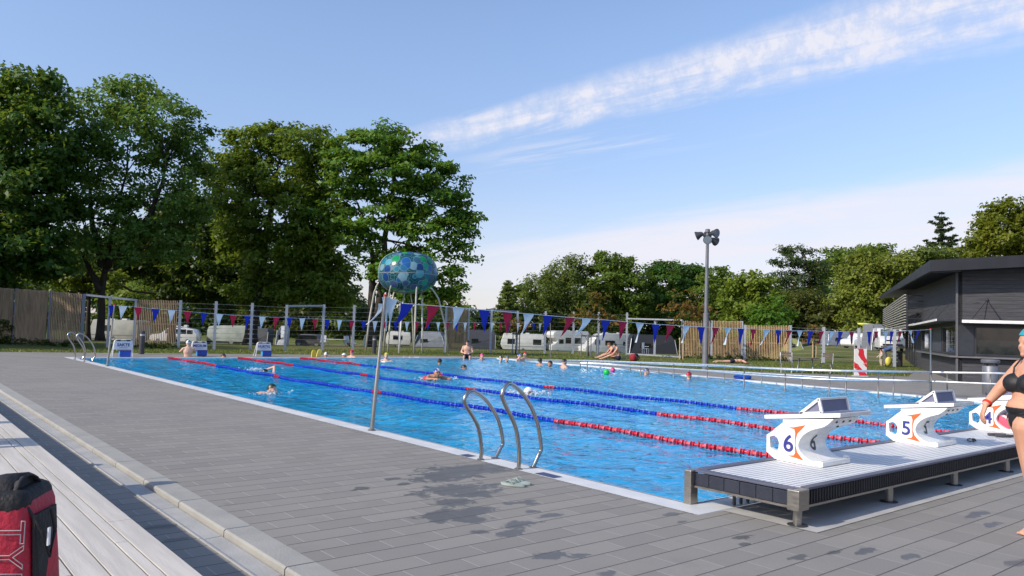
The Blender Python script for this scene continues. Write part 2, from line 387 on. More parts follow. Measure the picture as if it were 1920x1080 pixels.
b = B()                                  # painted lane lines on the floor, wavy as laid tile
for x in (1.45, 4.16, 6.66, 9.16, 11.66, 14.16):
    b.poly([(x-.16, 1.6, FLOOR+.006), (x+.16, 1.6, FLOOR+.006), (x+.16, 23, FLOOR+.006), (x-.16, 23, FLOOR+.006)])
    for y in (1.6, 23): b.poly([(x-.5, y-.13, FLOOR+.010), (x+.5, y-.13, FLOOR+.010), (x+.5, y+.13, FLOOR+.010), (x-.5, y+.13, FLOOR+.010)])
tag(b.out('pool_lane_marking', mat('dark blue lane tile', (.006, .012, .06), .5), norm=False), kind='structure')

# water: a real rippled surface, clear with a blue tint, mirror-like at grazing angles
def wave(x, y):
    v = V((x, y, 0)); 
    return .7*(.022*mn.noise(v*1.1+V((3, 1, .2)))+.036*mn.noise(V((x*2.3+1.2*mn.noise(v*.6), y*2.6, 1.7)))+.020*mn.noise(V((x*5.2, y*5.6, 4.2))))
nx, ny = 300, 420; xs = np.linspace(-.0, 18.12, nx); ys = np.linspace(-.25, 25.0, ny)
vv = [(x, y, -.035+wave(x, y)) for y in ys for x in xs]
ff = []
PW = offset_poly(POOL, .10)
for j in range(ny-1):
    for i in range(nx-1):
        if inside((xs[i], ys[j]), PW) and inside((xs[i+1], ys[j+1]), PW): ff.append((j*nx+i, j*nx+i+1, (j+1)*nx+i+1, (j+1)*nx+i))
me = bpy.data.meshes.new('water'); me.from_pydata(vv, [], ff); me.polygons.foreach_set('use_smooth', [True]*len(ff))
m, nt, out = newmat('pool water')
pos = nd(nt, 'NewGeometry').outputs['Position']
na = nd(nt, 'TexNoise', {'Vector': nd(nt, 'VectorMath', {0: pos, 1: (1., 1.15, 1.)}, operation='MULTIPLY').outputs[0], 'Scale': 6.5, 'Detail': 4., 'Roughness': .5, 'Distortion': .6})
nb = nd(nt, 'TexNoise', {'Vector': pos, 'Scale': 2.4, 'Detail': 2., 'Distortion': .8})
h = mth(nt, 'ADD', mth(nt, 'MULTIPLY', na.outputs[0], .5), nb.outputs[0])
bp = nd(nt, 'Bump', {'Height': h, 'Strength': .42, 'Distance': .10})
fr = nd(nt, 'Fresnel', {'IOR': 1.30, 'Normal': bp.outputs[0]})
tr = nd(nt, 'BsdfRefraction', {'Color': (.75, .95, 1.), 'IOR': 1.33, 'Roughness': 0., 'Normal': bp.outputs[0]}); gl = nd(nt, 'BsdfGlossy', {'Color': (.86, .94, 1), 'Roughness': .03, 'Normal': bp.outputs[0]})
bl = nd(nt, 'TexNoise', {'Vector': pos, 'Scale': .22, 'Detail': 2.})
df = nd(nt, 'BsdfDiffuse', {'Color': mixc(nt, ramp(nt, bl.outputs[0], .3, .7), (.006, .45, .92), (.026, .57, .98)), 'Normal': bp.outputs[0]})
bo = nd(nt, 'MixShader', {0: .50, 1: tr.outputs[0], 2: df.outputs[0]})
mx = nd(nt, 'MixShader', {0: fr.outputs[0], 1: bo.outputs[0], 2: gl.outputs[0]})
nt.links.new(mx.outputs[0], out.inputs[0])
tag(link('water', me, m), kind='structure')

b = B()
for (x0, y0), (x1, y1) in (((1004, 887), (1053, 894)), ((868, 852), (886, 855.5))):
    A, C = P(x0, y0, .01), P(x1, y1, .01); xm = (A.x+C.x)/2; b.poly([(xm-.06, C.y, .010), (xm+.06, C.y, .010), (xm+.06, A.y, .010), (xm-.06, A.y, .010)])
tag(b.out('pool_edge_marking', mat('navy edge tile', (.02, .03, .12), .4), norm=True), kind='structure')
# lawn and camp site: one sheet to the horizon, cut out under the deck
m, nt, out = newmat('mown grass and dry earth')
pos = nd(nt, 'NewGeometry').outputs['Position']
n1 = nd(nt, 'TexNoise', {'Vector': pos, 'Scale': .35, 'Detail': 7., 'Roughness': .6}); n2 = nd(nt, 'TexNoise', {'Vector': pos, 'Scale': 14., 'Detail': 5., 'Roughness': .7}); n3 = nd(nt, 'TexNoise', {'Vector': pos, 'Scale': .12, 'Detail': 4.})
c = mixc(nt, ramp(nt, n1.outputs[0], .32, .68), (.060, .105, .018), (.145, .150, .030))
c = mixc(nt, ramp(nt, n3.outputs[0], .44, .60), c, (.20, .165, .075))
c = mixc(nt, .4, c, mixc(nt, n2.outputs[0], (.02, .04, .006), (.21, .24, .07)))
p = nd(nt, 'BsdfPrincipled', {'Base Color': c, 'Roughness': .9, 'Specular IOR Level': .2})
nt.links.new(nd(nt, 'Bump', {'Height': n2.outputs[0], 'Strength': 1., 'Distance': .06}).outputs[0], p.inputs['Normal'])
nt.links.new(p.outputs[0], out.inputs[0]); LAWN = m
def axis_pts(a, b, c0, c1, fine, n):
    mid = list(np.arange(c0, c1+.01, fine))
    return list(np.unique(np.concatenate([c0-np.geomspace(1, c0-a+1, n)[1:]+1, mid, c1+np.geomspace(1, b-c1+1, n)[1:]-1])))
gx = axis_pts(-500, 600, -12, 100, 1., 14); gy = axis_pts(-300, 700, -12, 110, 1., 14)
idx = {}; vv = []; ff = []
DK = offset_poly(DECK, -.35)
def vid(i, j):
    if (i, j) not in idx: idx[(i, j)] = len(vv); vv.append((gx[i], gy[j], gz(gx[i], gy[j])))
    return idx[(i, j)]
for i in range(len(gx)-1):
    for j in range(len(gy)-1):
        cs = [(gx[i], gy[j]), (gx[i+1], gy[j]), (gx[i+1], gy[j+1]), (gx[i], gy[j+1])]
        if all(inside(q, DK) for q in cs): continue
        if all(-13.6 <= q[0] <= -2.9 and -13.6 <= q[1] <= 28.9 for q in cs): continue
        ff.append([vid(i, j), vid(i+1, j), vid(i+1, j+1), vid(i, j+1)])
me = bpy.data.meshes.new('lawn'); me.from_pydata(vv, [], ff); me.polygons.foreach_set('use_smooth', [True]*len(ff))
tag(link('lawn', me, LAWN), kind='structure')

# lower walkway beside the benches, gutter and concrete kerb
CONC = mat('pale concrete', (.36, .36, .35), .8, 0, .10, 3, .2, 60, dirt=.12)
CONCL = mat('cream concrete', (.33, .325, .30), .8, 0, .08, 3, .2, 60)
b = B(); b.poly([(-14, -14, -.045), (-3.63, -14, -.045), (-3.63, 29.4, -.045), (-14, 29.4, -.045)]); tag(b.out('walkway', DECKM, norm=False), kind='structure')
b = B(); y = -12.
while y < 29:
    b.prism([(-3.63, y+.003, -.2), (-3.482, y+.003, -.2), (-3.482, y+.003, -.040), (-3.60, y+.003, -.046), (-3.615, y+.003, -.036), (-3.63, y+.003, -.036)], (0, .994, 0)); y += 1.
tag(b.out('gutter', CONC, bevel=.004), kind='structure')
b = B(); y = -12.
while y < 29:
    b.prism([(-3.47, y+.006, -.2), (-3.279, y+.006, -.2), (-3.279, y+.006, .002), (-3.458, y+.006, .002), (-3.47, y+.006, -.010)], (0, .988, 0)); y += 1.
tag(b.out('kerb', CONCL, bevel=.003), kind='structure')
b = B(); b.poly([(.02, -1.36, .005), (9, -1.36, .005), (9, -.545, .005), (.02, -.545, .005)]); tag(b.out('concrete_pad', mat('light concrete', (.42, .42, .41), .8, 0, .1, 3), norm=False), kind='structure')
# ---------------------------------------------------------------- lane ropes
REDF = mat('red rope float', (.62, .012, .035), .4, 0, .15, 6); REDF2 = mat('pale red rope float', (.72, .10, .13), .4, 0, .15, 6)
BLUEF = mat('blue rope float', (.010, .045, .50), .4, 0, .15, 6)
def float_bm(m_):
    b = B(); b.lathe([(.014, -.05), (.036, -.046), (.039, -.032), (.020, -.018), (.020, .018), (.039, .032), (.036, .046), (.014, .05)], (0, 0, 0), 10, axis=(0, 1, 0))
    me = bpy.data.meshes.new('float'); bmesh.ops.recalc_face_normals(b.bm, faces=b.bm.faces[:]); b.bm.to_mesh(me); b.bm.free(); me.materials.append(m_)
    me.polygons.foreach_set('use_smooth', [True]*len(me.polygons)); me.set_sharp_from_angle(angle=R(40)); return me
FM = {'r': float_bm(REDF), 'b': float_bm(BLUEF), 'p': float_bm(REDF2)}
ROPE = [(2.907, 'lane rope beside the slow lane, red at both ends and blue between', .0), (5.407, 'middle lane rope, between the medium and fast lanes', .5), (7.907, 'lane rope bordering the open bathing area, its cable ending near block 5', 1.1)]
for x, lab, ph in ROPE:
    t = thing('lane_rope', lab, 'lane rope', (x, -.2, .0), 0, 'lane ropes across the pool')
    def sag(y): return .12*math.sin(y*.33+ph)+.03*math.sin(y*1.3+ph*2), .005+.012*math.sin(y*2.1+ph)
    B().tube([(sag(y)[0]*sst(0, 2, y)*sst(0, 2, 25-y), y, sag(y)[1]) for y in np.linspace(0, 25.2, 80)], .006, 6).out('cable', BLACK, t)
    ys = np.arange(.35, 25.0, .128); far = B()
    for i, y in enumerate(ys):
        yy = y-.2
        col = 'r' if (yy < 4.75 or yy > 20.1 or abs(yy-10) < .16 or abs(yy-15) < .16) else 'b'
        if col == 'r' and i % 2: col = 'p' if yy < 10 else 'r'
        k = sst(0, 2, y)*sst(0, 2, 25-y); sx_, sz_ = sag(y)
        o = bpy.data.objects.new('float', FM[col]); COL.objects.link(o); o.parent = t; o.location = (sx_*k, y, sz_); o.rotation_euler = (rnd.uniform(-.1, .1), 0, rnd.uniform(-.25, .25))
        if i >= 100: o['merge'] = 1
    rest = [o for o in t.children if o.get('merge')]
    gone = []
    for key in 'rb':
        src = [o for o in rest if o.data.name.startswith('float') and o.data in ((FM['r'], FM['p']) if key == 'r' else (FM['b'],))]
        if not src: continue
        bm = bmesh.new()
        for o in src:
            k = len(bm.verts); bm.from_mesh(o.data); bm.verts.ensure_lookup_table()
            mm = M.Translation(o.location) @ o.rotation_euler.to_matrix().to_4x4()
            for v in bm.verts[k:]: v.co = mm @ v.co
        me = bpy.data.meshes.new('floats'); bm.to_mesh(me); bm.free(); o = link('far_floats', me, REDF if key == 'r' else BLUEF, t); o['kind'] = 'stuff'
        gone += src
    for q in gone: bpy.data.objects.remove(q)

# ---------------------------------------------------------------- ladders
def hoop(xz, y, b, r=.021):
    pts = [V((x, y, z)) for x, z in xz]; sm = []
    for i in range(len(pts)-1):
        p0, p1, p2, p3 = pts[max(i-1, 0)], pts[i], pts[i+1], pts[min(i+2, len(pts)-1)]
        for k in range(6):
            t_ = k/6; sm.append(.5*((2*p1)+(p2-p0)*t_+(2*p0-5*p1+4*p2-p3)*t_*t_+(3*p1-p0-3*p2+p3)*t_**3))
    sm.append(pts[-1]); b.tube(sm, r, 10); return b
LXZ = [(-.255, 0), (-.25, .16), (-.31, .43), (-.46, .67), (-.50, .765), (-.455, .85), (-.385, .87), (-.20, .74), (-.03, .49), (.045, .21), (.015, .13), (-.06, .0)]
def ladder(y0, y1, lab):
    t = thing('pool_ladder', lab, 'pool ladder', (0, (y0+y1)/2, 0), 0, 'steel pool ladders')
    for y in (y0, y1):
        h = hoop([(x, z*(.86 if y0 < 5 and y == y0 else 1.)) for x, z in LXZ], y-(y0+y1)/2, B()).out('handrail', STEEL, t, smooth='all')
        f = B()
        for x in (-.255, -.06): f.lathe([(.042, .006), (.042, .014), (.026, .022)], (x, y-(y0+y1)/2, 0), 14)
        f.out('flange', STEELD, h)
    b = B()
    for i in range(4): b.box((.03, 0, -.25-.25*i), (.09, abs(y1-y0)-.06, .03))
    b.tube([(.02, (y0-y1)/2+.03, -.02), (.02, (y0-y1)/2+.03, -1.15)], .02); b.tube([(.02, (y1-y0)/2-.03, -.02), (.02, (y1-y0)/2-.03, -1.15)], .02)
    b.out('steps', STEELD, t)
ladder(2.33, 1.70, 'pair of curved steel ladder handrails beside the wet patch and flip-flops')
ladder(23.7, 22.3, 'far pool ladder at the pool corner, curved steel handrails before the timber fence')

# ---------------------------------------------------------------- flag poles and bunting
PEN = {'w': mat('white pennant cloth', (.62, .68, .72), .75, 0, .05, 3), 'r': mat('crimson pennant cloth', (.40, .012, .045), .75, 0, .08, 3), 'b': mat('blue pennant cloth', (.008, .025, .36), .75, 0, .08, 3)}
for m_ in PEN.values():
    n_ = m_.node_tree; pb = [n for n in n_.nodes if n.type == 'BSDF_PRINCIPLED'][0]; oo = [n for n in n_.nodes if n.type == 'OUTPUT_MATERIAL'][0]
    tl = nd(n_, 'BsdfTranslucent'); n_.links.new(pb.inputs['Base Color'].links[0].from_socket, tl.inputs[0])
    n_.links.new(nd(n_, 'MixShader', {0: .35, 1: pb.outputs[0], 2: tl.outputs[0]}).outputs[0], oo.inputs[0])
def pole(px, py, top, lab, r=.022):
    base = P(px, py); t = thing('flag_pole', lab, 'flag pole', base, 0, 'steel poles carrying the flag lines')
    tp = V(top)-base
    B().tube([(0, 0, 0), tp*.45, tp*.47, tp], [r*1.25, r*1.25, r, r], 10).out('shaft', STEELD, t, smooth=True)
    B().lathe([(.055, .004), (.055, .012), (.034, .03)], (0, 0, 0), 14).out('base_plate', STEELD, t)
    c = B(); c.tube([tp, tp+V((0, 0, .03))], r*1.08, 10); c.out('cap', REDP, t)
    return base+tp
tn = pole(697, 808, X(722, 556, y=4.9), 'steel flag pole on the white grating before the ladder, a white pennant at its top')
tf = pole(201, 687, X(214.5, 572, y=19.93), 'thin steel flag pole near the far ladder, its flag line starting over the slow sign')
tr_ = pole(1745, 743, X(1745, 618, y=4.3), 'flag pole in front of the dark timber kiosk wall')
tq = pole(1032, 673, X(1032, 607, y=24.19), 'far flag pole on the lawn edge before the motorhome')
def pennant(b, c, w, L, tip, curl, d):
    """cloth triangle hanging from c along direction d; tip swings by the wind"""
    rows = []; n = 7
    for i in range(n+1):
        k = i/n; row = []
        for j in range(4):
            s = (j/3-.5)*(1-k)*w*(1-abs(curl)*.9*k)
            q = V(c)+V(d)*(s+tip*L*k**1.5)+V((0, 0, -1))*L*(k*(1-.12*abs(tip)*k))+V((d[1], -d[0], 0))*(curl*.10*math.sin(3.1*k+j*1.2)+.015*math.sin(7*k+j))*k
            row.append(b.bm.verts.new(q))
        rows.append(row)
    for A, C in zip(rows, rows[1:]):
        for j in range(3): b.bm.faces.new((A[j], A[j+1], C[j+1], C[j]))
    return b
def bunting(ropepx, a, e, yl, pens, w, L, lab):
    base = V(((a+e).x/2, (a+e).y/2, 0)); t = thing('bunting', lab, 'bunting', base, 0, 'strings of backstroke flags')
    rp = [a]+[X(px, py, y=a.y+(e.y-a.y)*k) for px, py, k in ropepx]+[e]
    rope = B(); rope.tube([p_ for p_ in rp], .004, 5); rope.out('rope', WPAINT, t, world=True)
    xs_ = [p_.x for p_ in rp]; zs_ = [p_.z for p_ in rp]
    for px, c, tip, curl in pens:
        yy = yl
        for _ in range(3):
            q = X(px, 600, y=yy); yy = a.y+(e.y-a.y)*(q.x-a.x)/(e.x-a.x)
        z = float(np.interp(q.x, xs_, zs_)); b = B()
        pennant(b, (q.x, yy, z-.004), w*rnd.uniform(.93, 1.05), L*rnd.uniform(.95, 1.06), tip+rnd.uniform(-.06, .06), curl+rnd.uniform(-.1, .1), ((e-a)*V((1, 1, 0))).normalized())
        b.out('pennant', PEN[c], t, smooth='all', world=True, norm=False)
def kx(px, a, e):          # how far along the line an image column falls
    yy = a.y
    for _ in range(4): q = X(px, 600, y=yy); yy = a.y+(e.y-a.y)*(q.x-a.x)/(e.x-a.x)
    return (q.x-a.x)/(e.x-a.x)
nr = [(758, 569), (862, 577), (951, 585), (1066, 595), (1135, 600), (1229, 608), (1316, 613), (1412, 617), (1500, 620), (1597, 622), (1687, 621)]
npn = [(731, 'w', .05, .35), (762, 'b', -.55, .1), (811, 'r', -.35, .1), (859, 'w', -.2, .1), (908, 'b', .05, .1), (951, 'r', .0, .15), (991, 'w', -.35, .35), (1027, 'b', -.3, .1), (1069, 'r', -.55, .1), (1100, 'w', -.8, .1), (1136, 'b', -.15, .3), (1168, 'r', -.3, .2), (1200, 'w', -.3, .6), (1230, 'b', -.05, .2), (1257, 'r', -.4, .2), (1287, 'w', -.3, .3), (1315, 'b', .05, .1), (1342, 'r', -.4, .2), (1365, 'w', -.3, .6), (1390, 'b', -.2, .1), (1413, 'r', -.3, .3), (1438, 'w', -.6, .3), (1460, 'b', -.1, .2), (1480, 'r', -.5, .3), (1500, 'w', -.2, .5), (1520, 'b', -.4, .1), (1540, 'r', -.4, .2), (1560, 'w', -.6, .2), (1576, 'b', -.5, .1), (1597, 'r', -.05, .1), (1630, 'b', -.05, .1), (1643, 'r', -.6, .1), (1661, 'w', -.1, .2), (1672, 'b', -.2, .1), (1688, 'r', -.5, .2), (1707, 'w', .5, .6), (1722, 'b', -.7, .3)]
bunting([(a, b, kx(a, tn, tr_)) for a, b in nr], tn, tr_, 4.7, npn, .22, .34, 'near string of white, blue and crimson pennants from the ladder pole to the kiosk')
frp = [(291, 579), (351, 584), (437, 591), (518, 595), (591, 598), (660, 601), (725, 603), (790, 604), (873, 605), (940, 605)]
cs = 'wrb'; far_px = [229, 258, 291, 321, 351, 382, 411, 437, 464, 492, 518, 543, 567, 591, 614, 637, 660, 682, 704, 724, 743, 764, 783, 804, 823, 841, 858, 874, 892, 910, 925, 941, 957, 974, 990, 1004, 1016]
bunting([(a, b, kx(a, tf, tq)) for a, b in frp], tf, tq, 20., [(px, cs[i % 3], rnd.uniform(-.12, .08), .1) for i, px in enumerate(far_px)], .25, .40, 'far string of small white, red and blue pennants crossing before the fence')
bf = B(); c_ = tf+V((-.05, 0, -.02)); pennant(bf, c_, .2, .42, -.2, .5, (1, 0, 0)); bf2 = bf.out('furled_flag', PEN['b'], None, norm=False); tag(bf2, 'blue pennant furled around the top of the thin far pole', 'pennant')
bf = B()
for c_, tp_, L_ in ((tn+V((.02, 0, -.01)), .05, .46), (tn+V((-.03, 0, -.10)), -.75, .32)): pennant(bf, c_, .14, L_, tp_, .4, (1, 0, 0))
bf2 = bf.out('furled_flag', PEN['w'], None, norm=False); tag(bf2, 'white pennant drooping from the top of the pole by the ladder', 'pennant')

# ---------------------------------------------------------------- starting platform and blocks
PZ = .286
t = thing('starting_platform', 'low white ribbed starting platform with black edge grilles on steel legs', 'platform', (4.5, -.73, 0))
b = B(); y = -1.15
while y < -.34:
    b.box((4.55, y+.021, PZ-.018), (8.9, .040, .03)); y += .0525
b.out('deck_boards', mat('white ribbed deck', (.70, .71, .71), .5, 0, .05, 4, dirt=.15), t, world=True)
b = B(); b.box((4.55, -.73, PZ-.055), (8.9, .9, .03)); b.out('gap_shade_sheet', BLACK, t, world=True)  # black sheet added below the boards, stands in for shade in their gaps
TRIM = mat('dark blue-grey trim', (.085, .09, .13), .5, 0, .1, 4)
b = B(); b.box((4.55, -1.187, PZ-.002), (8.8, .07, .02)); b.box((4.55, -.285, PZ-.002), (8.9, .09, .02)); b.box((.05, -.73, PZ-.003), (.09, .9, .018)); b.out('trim', TRIM, t, world=True, bevel=.004)
b = B(); x = .16
while x < 8.9: b.box((x, -1.213, PZ-.068), (.030, .012, .10), rot=M.Rotation(.25, 3, 'Z')); x += .042
b.box((4.5, -1.198, PZ-.068), (8.7, .012, .105)); b.out('grille', mat('black grille plastic', (.022, .023, .027), .4), t, world=True)
b = B()
for i in range(6): b.box((.012, -.345-.147*i, PZ-.07), (.014, .142, .10))
b.out('end_panel', mat('tinted grille panel', (.03, .035, .05), .25), t, world=True, bevel=.003)
b = B(); b.box((4.5, -1.205, PZ-.130), (8.8, .045, .018)); b.box((.01, -.72, PZ-.130), (.045, .86, .018)); b.out('lower_rail', STEELD, t, world=True)
for x, y, h in ((-.0, -.245, .30), (.045, -1.195, .155)):
    b = B(); b.box((x, y, PZ+.004-h/2), (.10, .07, h) if h > .2 else (.15, .10, h)); b.out('corner_cap', STEELD, t, world=True, bevel=.008)
for x in (.10, 1.62, 3.05, 4.5, 6.0, 7.5):
    l = B().tube([(x, -1.16, .005), (x, -1.16, PZ-.13)], .034, 14).out('leg', STEELD, t, world=True, smooth=True)
    B().lathe([(.075, .006), (.075, .012), (.05, .016)], (x, -1.16, 0), 16).out('foot', DGREY, l, world=True)
b = B()
for i in range(7): b.box((.25+.1*i, -.5, .08), (.02, .02, .14))
b.box((4.5, -.5, .15), (8.6, .04, .04)); b.out('support_frame', DGREY, t, world=True)

BLK = mat('glossy white fibreglass', (.80, .80, .78), .3, 0, .04, 5, coat=.25, dirt=.16)
PAD = mat('blue-grey anti-slip pad', (.17, .175, .26), .65, 0, .08, 12, .3, 150)
def curve_pts(pts, n=6):
    out_ = []
    for i in range(len(pts)-1):
        p0, p1, p2, p3 = [V((*pts[max(0, min(len(pts)-1, k))], 0)) for k in (i-1, i, i+1, i+2)]
        for k in range(n):
            s = k/n; q = .5*((2*p1)+(p2-p0)*s+(2*p0-5*p1+4*p2-p3)*s*s+(3*p1-p0-3*p2+p3)*s**3); out_.append((q.x, q.y))
    return out_+[pts[-1]]
FRONT = curve_pts([(-.765, .335-PZ), (-.693, .325-PZ), (-.633, .345-PZ), (-.565, .395-PZ), (-.545, .456-PZ), (-.575, .525-PZ), (-.63, .575-PZ), (-.70, .612-PZ), (-.80, .650-PZ), (-.88, .722-PZ)])
def block(x, num, lab):
    t = thing('starting_block', lab, 'starting block', (x, 0, PZ), 0, 'numbered starting blocks on the platform')
    prof = [(-.318, .0), (-.765, .0)]+FRONT+[(-.386, .672-PZ), (-.39, .64-PZ), (-.26, .53-PZ), (-.222, .505-PZ), (-.222, .347-PZ)]
    # the oval opening through the nose
    hole = [(-.252, .49-PZ), (-.30, .508-PZ), (-.335, .488-PZ), (-.352, .447-PZ), (-.346, .395-PZ), (-.325, .362-PZ), (-.262, .392-PZ)]
    bm = bmesh.new()
    def lp(pts): vs = [bm.verts.new((0, y, z)) for y, z in pts]; return [bm.edges.new((vs[i], vs[(i+1) % len(vs)])) for i in range(len(vs))]
    bmesh.ops.triangle_fill(bm, use_beauty=True, edges=lp(prof)+lp(hole))
    for f in [f for f in bm.faces if inside((f.calc_center_median().y, f.calc_center_median().z), hole)]: bm.faces.remove(f)
    r_ = bmesh.ops.extrude_face_region(bm, geom=bm.faces[:]); bmesh.ops.translate(bm, verts=[v for v in r_['geom'] if isinstance(v, bmesh.types.BMVert)], vec=(.045, 0, 0))
    r_ = bmesh.ops.duplicate(bm, geom=bm.verts[:]+bm.edges[:]+bm.faces[:]); bmesh.ops.translate(bm, verts=[v for v in r_['geom'] if isinstance(v, bmesh.types.BMVert)], vec=(.445, 0, 0))
    bb = B(); bb.bm.free(); bb.bm = bm; bb.prism([(.043, y, z) for y, z in [(-.40, .004), (-.764, .004)]+[(y+.001, z) for y, z in FRONT]+[(-.41, .668-PZ)]], (.404, 0, 0)); body = bb.out('body', BLK, t, smooth=True)
    b = B(); b.prism([(-.02, -.205, .652-PZ), (-.02, -.95, .742-PZ), (-.02, -.95, .782-PZ), (-.02, -.205, .690-PZ)], (.57, 0, 0)); top = b.out('top_plate', BLK, t, bevel=.008)
    b = B(); b.prism([(.0, -.24, .6965-PZ), (.0, -.93, .7815-PZ), (.0, -.93, .784-PZ), (.0, -.24, .699-PZ)], (.53, 0, 0)); b.out('anti_slip_surface', PAD, top)
    k = B()
    tri = [(-.555, .738-PZ), (-.735, .884-PZ), (-.765, .764-PZ)]
    for (a, c) in zip(tri, tri[1:]+tri[:1]): k.beam((.012, *a), (.012, *c), .024, .022, (1, 0, 0)); k.beam((.508, *a), (.508, *c), .024, .022, (1, 0, 0))
    for y_, z_ in tri: k.beam((.012, y_, z_), (.508, y_, z_), .020, .018)
    k = k.out('back_wedge', BLK, t)
    b = B(); b.prism([(.02, y, z) for y, z in ((-.57, .742-PZ), (-.732, .874-PZ), (-.758, .768-PZ))], (.48, 0, 0)); b.out('wedge_pad', PAD, k)
    b = B(); b.box((.245, -.776, .022), (.50, .02, .044)); b.box((.51, -.74, .03), (.04, .05, .06)); b.out('foot_flange', BLK, t, bevel=.004)
    # orange swoosh and numerals on the side; the numeral again on the curved back
    sw = [(-.445, .60-PZ), (-.50, .607-PZ), (-.615, .640-PZ), (-.58, .60-PZ), (-.545, .555-PZ), (-.528, .50-PZ), (-.527, .44-PZ), (-.545, .385-PZ), (-.575, .345-PZ), (-.60, .318-PZ), (-.53, .33-PZ), (-.44, .342-PZ), (-.502, .352-PZ), (-.516, .375-PZ), (-.513, .42-PZ), (-.511, .50-PZ), (-.515, .555-PZ), (-.505, .590-PZ)]
    sw = [(y+(.008 if i in (4, 5, 6, 7) else 0), z) for i, (y, z) in enumerate(sw)]
    bm = bmesh.new(); vs = [bm.verts.new((-.003, y, z)) for y, z in sw]; es = [bm.edges.new((vs[i], vs[(i+1) % len(vs)])) for i in range(len(vs))]
    bmesh.ops.triangle_fill(bm, use_beauty=True, edges=es); me = bpy.data.meshes.new('swoosh'); bm.to_mesh(me); bm.free(); link('swoosh', me, ORANGE, body)
    mw = M.Translation((-.004, -.447, .447-PZ)) @ M(((0, 0, -1, 0), (-1, 0, 0, 0), (0, 1, 0, 0), (0, 0, 0, 1)))
    text('number', num, .215, NAVY, body, mw, .0008, .0035)
    mw = M.Translation((.25, -.556, .455-PZ)) @ M(((1, 0, 0, 0), (0, 0, -1, 0), (0, 1, 0, 0), (0, 0, 0, 1)))
    o = text('back_number', num, .20, mat('dark slate numeral', (.04, .05, .075), .5), body, mw, .0006, .002)
    for i, (bx, by, bz_) in enumerate(((.12, -.845, .685-PZ), (.24, -.845, .685-PZ), (.36, -.845, .685-PZ), (.30, -.76, .628-PZ))): B().lathe([(.012, -.006), (.012, .006)], (bx, by, bz_), 10, axis=(0, -.55, -.6)).out('bolt', DGREY, body)
    yz = sorted((z, y) for y, z in FRONT[6:])
    for v in o.data.vertices: v.co.y = float(np.interp(v.co.z, [q[0] for q in yz], [q[1] for q in yz]))-.003-(.0006 if v.co.y < -.556 else 0)
BOLT = 1
block(1.17, '6', 'white starting block bearing the number 6'); block(3.62, '5', 'white starting block bearing the number 5'); block(6.06, '4', 'white starting block bearing the number 4 behind the bikini-clad woman')

# ---------------------------------------------------------------- ramp handrails on the far side
RPOST = mat('dull rail post', (.16, .155, .15), .4, .6)
def rail(posts, lab, hts, ext0=None, ext1=None, mid=.62):
    pts = [P(*p_) for p_ in posts]; t = thing('handrail', lab, 'handrail', pts[0], 0, 'steel handrails along the ramp')
    tops = [V((p_.x, p_.y, h)) for p_, h in zip(pts, hts)]
    line = ([ext0] if ext0 else [])+tops+([ext1] if ext1 else [])
    RS = mat('bright satin steel', (.80, .80, .79), .38, .75, .05, 8) if 'bright satin steel' not in bpy.data.materials else bpy.data.materials['bright satin steel']
    B().tube(line, .028, 10).out('top_rail', RS, t, smooth='all', world=True)
    B().tube([V((q.x, q.y, q.z*mid)) for q in line], .024, 10).out('lower_rail', RS, t, smooth='all', world=True)
    for p_, q in zip(pts, tops): B().tube([(p_.x, p_.y, -1. if inside((p_.x, p_.y), POOL) else 0), q], .019, 8).out('post', RPOST, t, smooth='all', world=True)
    return t
fp = [(1101, 692), (1201, 700.5), (1263, 706.5), (1326, 714), (1395, 723.5), (1472, 731), (1555, 739), (1646.5, 742.5), (1746, 744)]
ft = [676, 679.5, 681.5, 684, 688.5, 692.5, 695, 696.5, 698]
bp_ = [(1088, 687), (1132, 688), (1182, 694), (1235, 700), (1293, 705), (1358, 711), (1428, 718.5), (1504, 725), (1586, 732.5), (1675, 739.5)]
bt = [676.5, 678, 680, 682.5, 685, 687, 689.5, 692.5, 695, 696.5]
def hz_(posts, tops): return [(lambda p_: X(a[0], ty, x=p_.x).z)(P(*a)) for a, ty in zip(posts, tops)]
rail(fp, 'steel handrail standing in the water along the ramp', hz_(fp, ft), ext0=X(985, 674.5, x=17.3))
bp2 = bp_+[(1776, 745), (1857, 752)]; bt2 = bt+[698.5, 699.5]
rail(bp2, 'steel handrail fixed to the deck edge along the ramp', hz_(bp2, bt2), ext1=X(1960, 702, x=17.2))
# ---------------------------------------------------------------- timber bench, bags, small things
t = thing('timber_bench', 'long bleached timber bench of wide planks along the kerb', 'bench', (-5.2, 2, 0))
xs = [-4.32, -4.437, -4.495, -4.612, -4.732, -4.852, -4.972, -5.092, -5.212, -5.332, -5.452, -5.572, -5.692, -5.812, -5.932, -6.052]
for a, c in zip(xs, xs[1:]):
    b = B(); ends = [-8.]+sorted(rnd.uniform(-5, 11) for _ in range(2))+[12.]
    for y0, y1 in zip(ends, ends[1:]): b.box(((a+c)/2, (y0+y1)/2, .380), (a-c-.008, y1-y0-.004, .038))
    b.out('plank', TIMBER, t, bevel=.0012, world=True)
b = B(); b.box((-4.355, 2, .235), (.03, 20, .24)); b.out('front_board', TIMBER, t, world=True)
b = B()
for y in np.arange(-7.8, 12, 1.2): b.box((-5.2, y, .115), (1.6, .07, .49)); 
b.out('bearer', TIMBER, t, world=True)

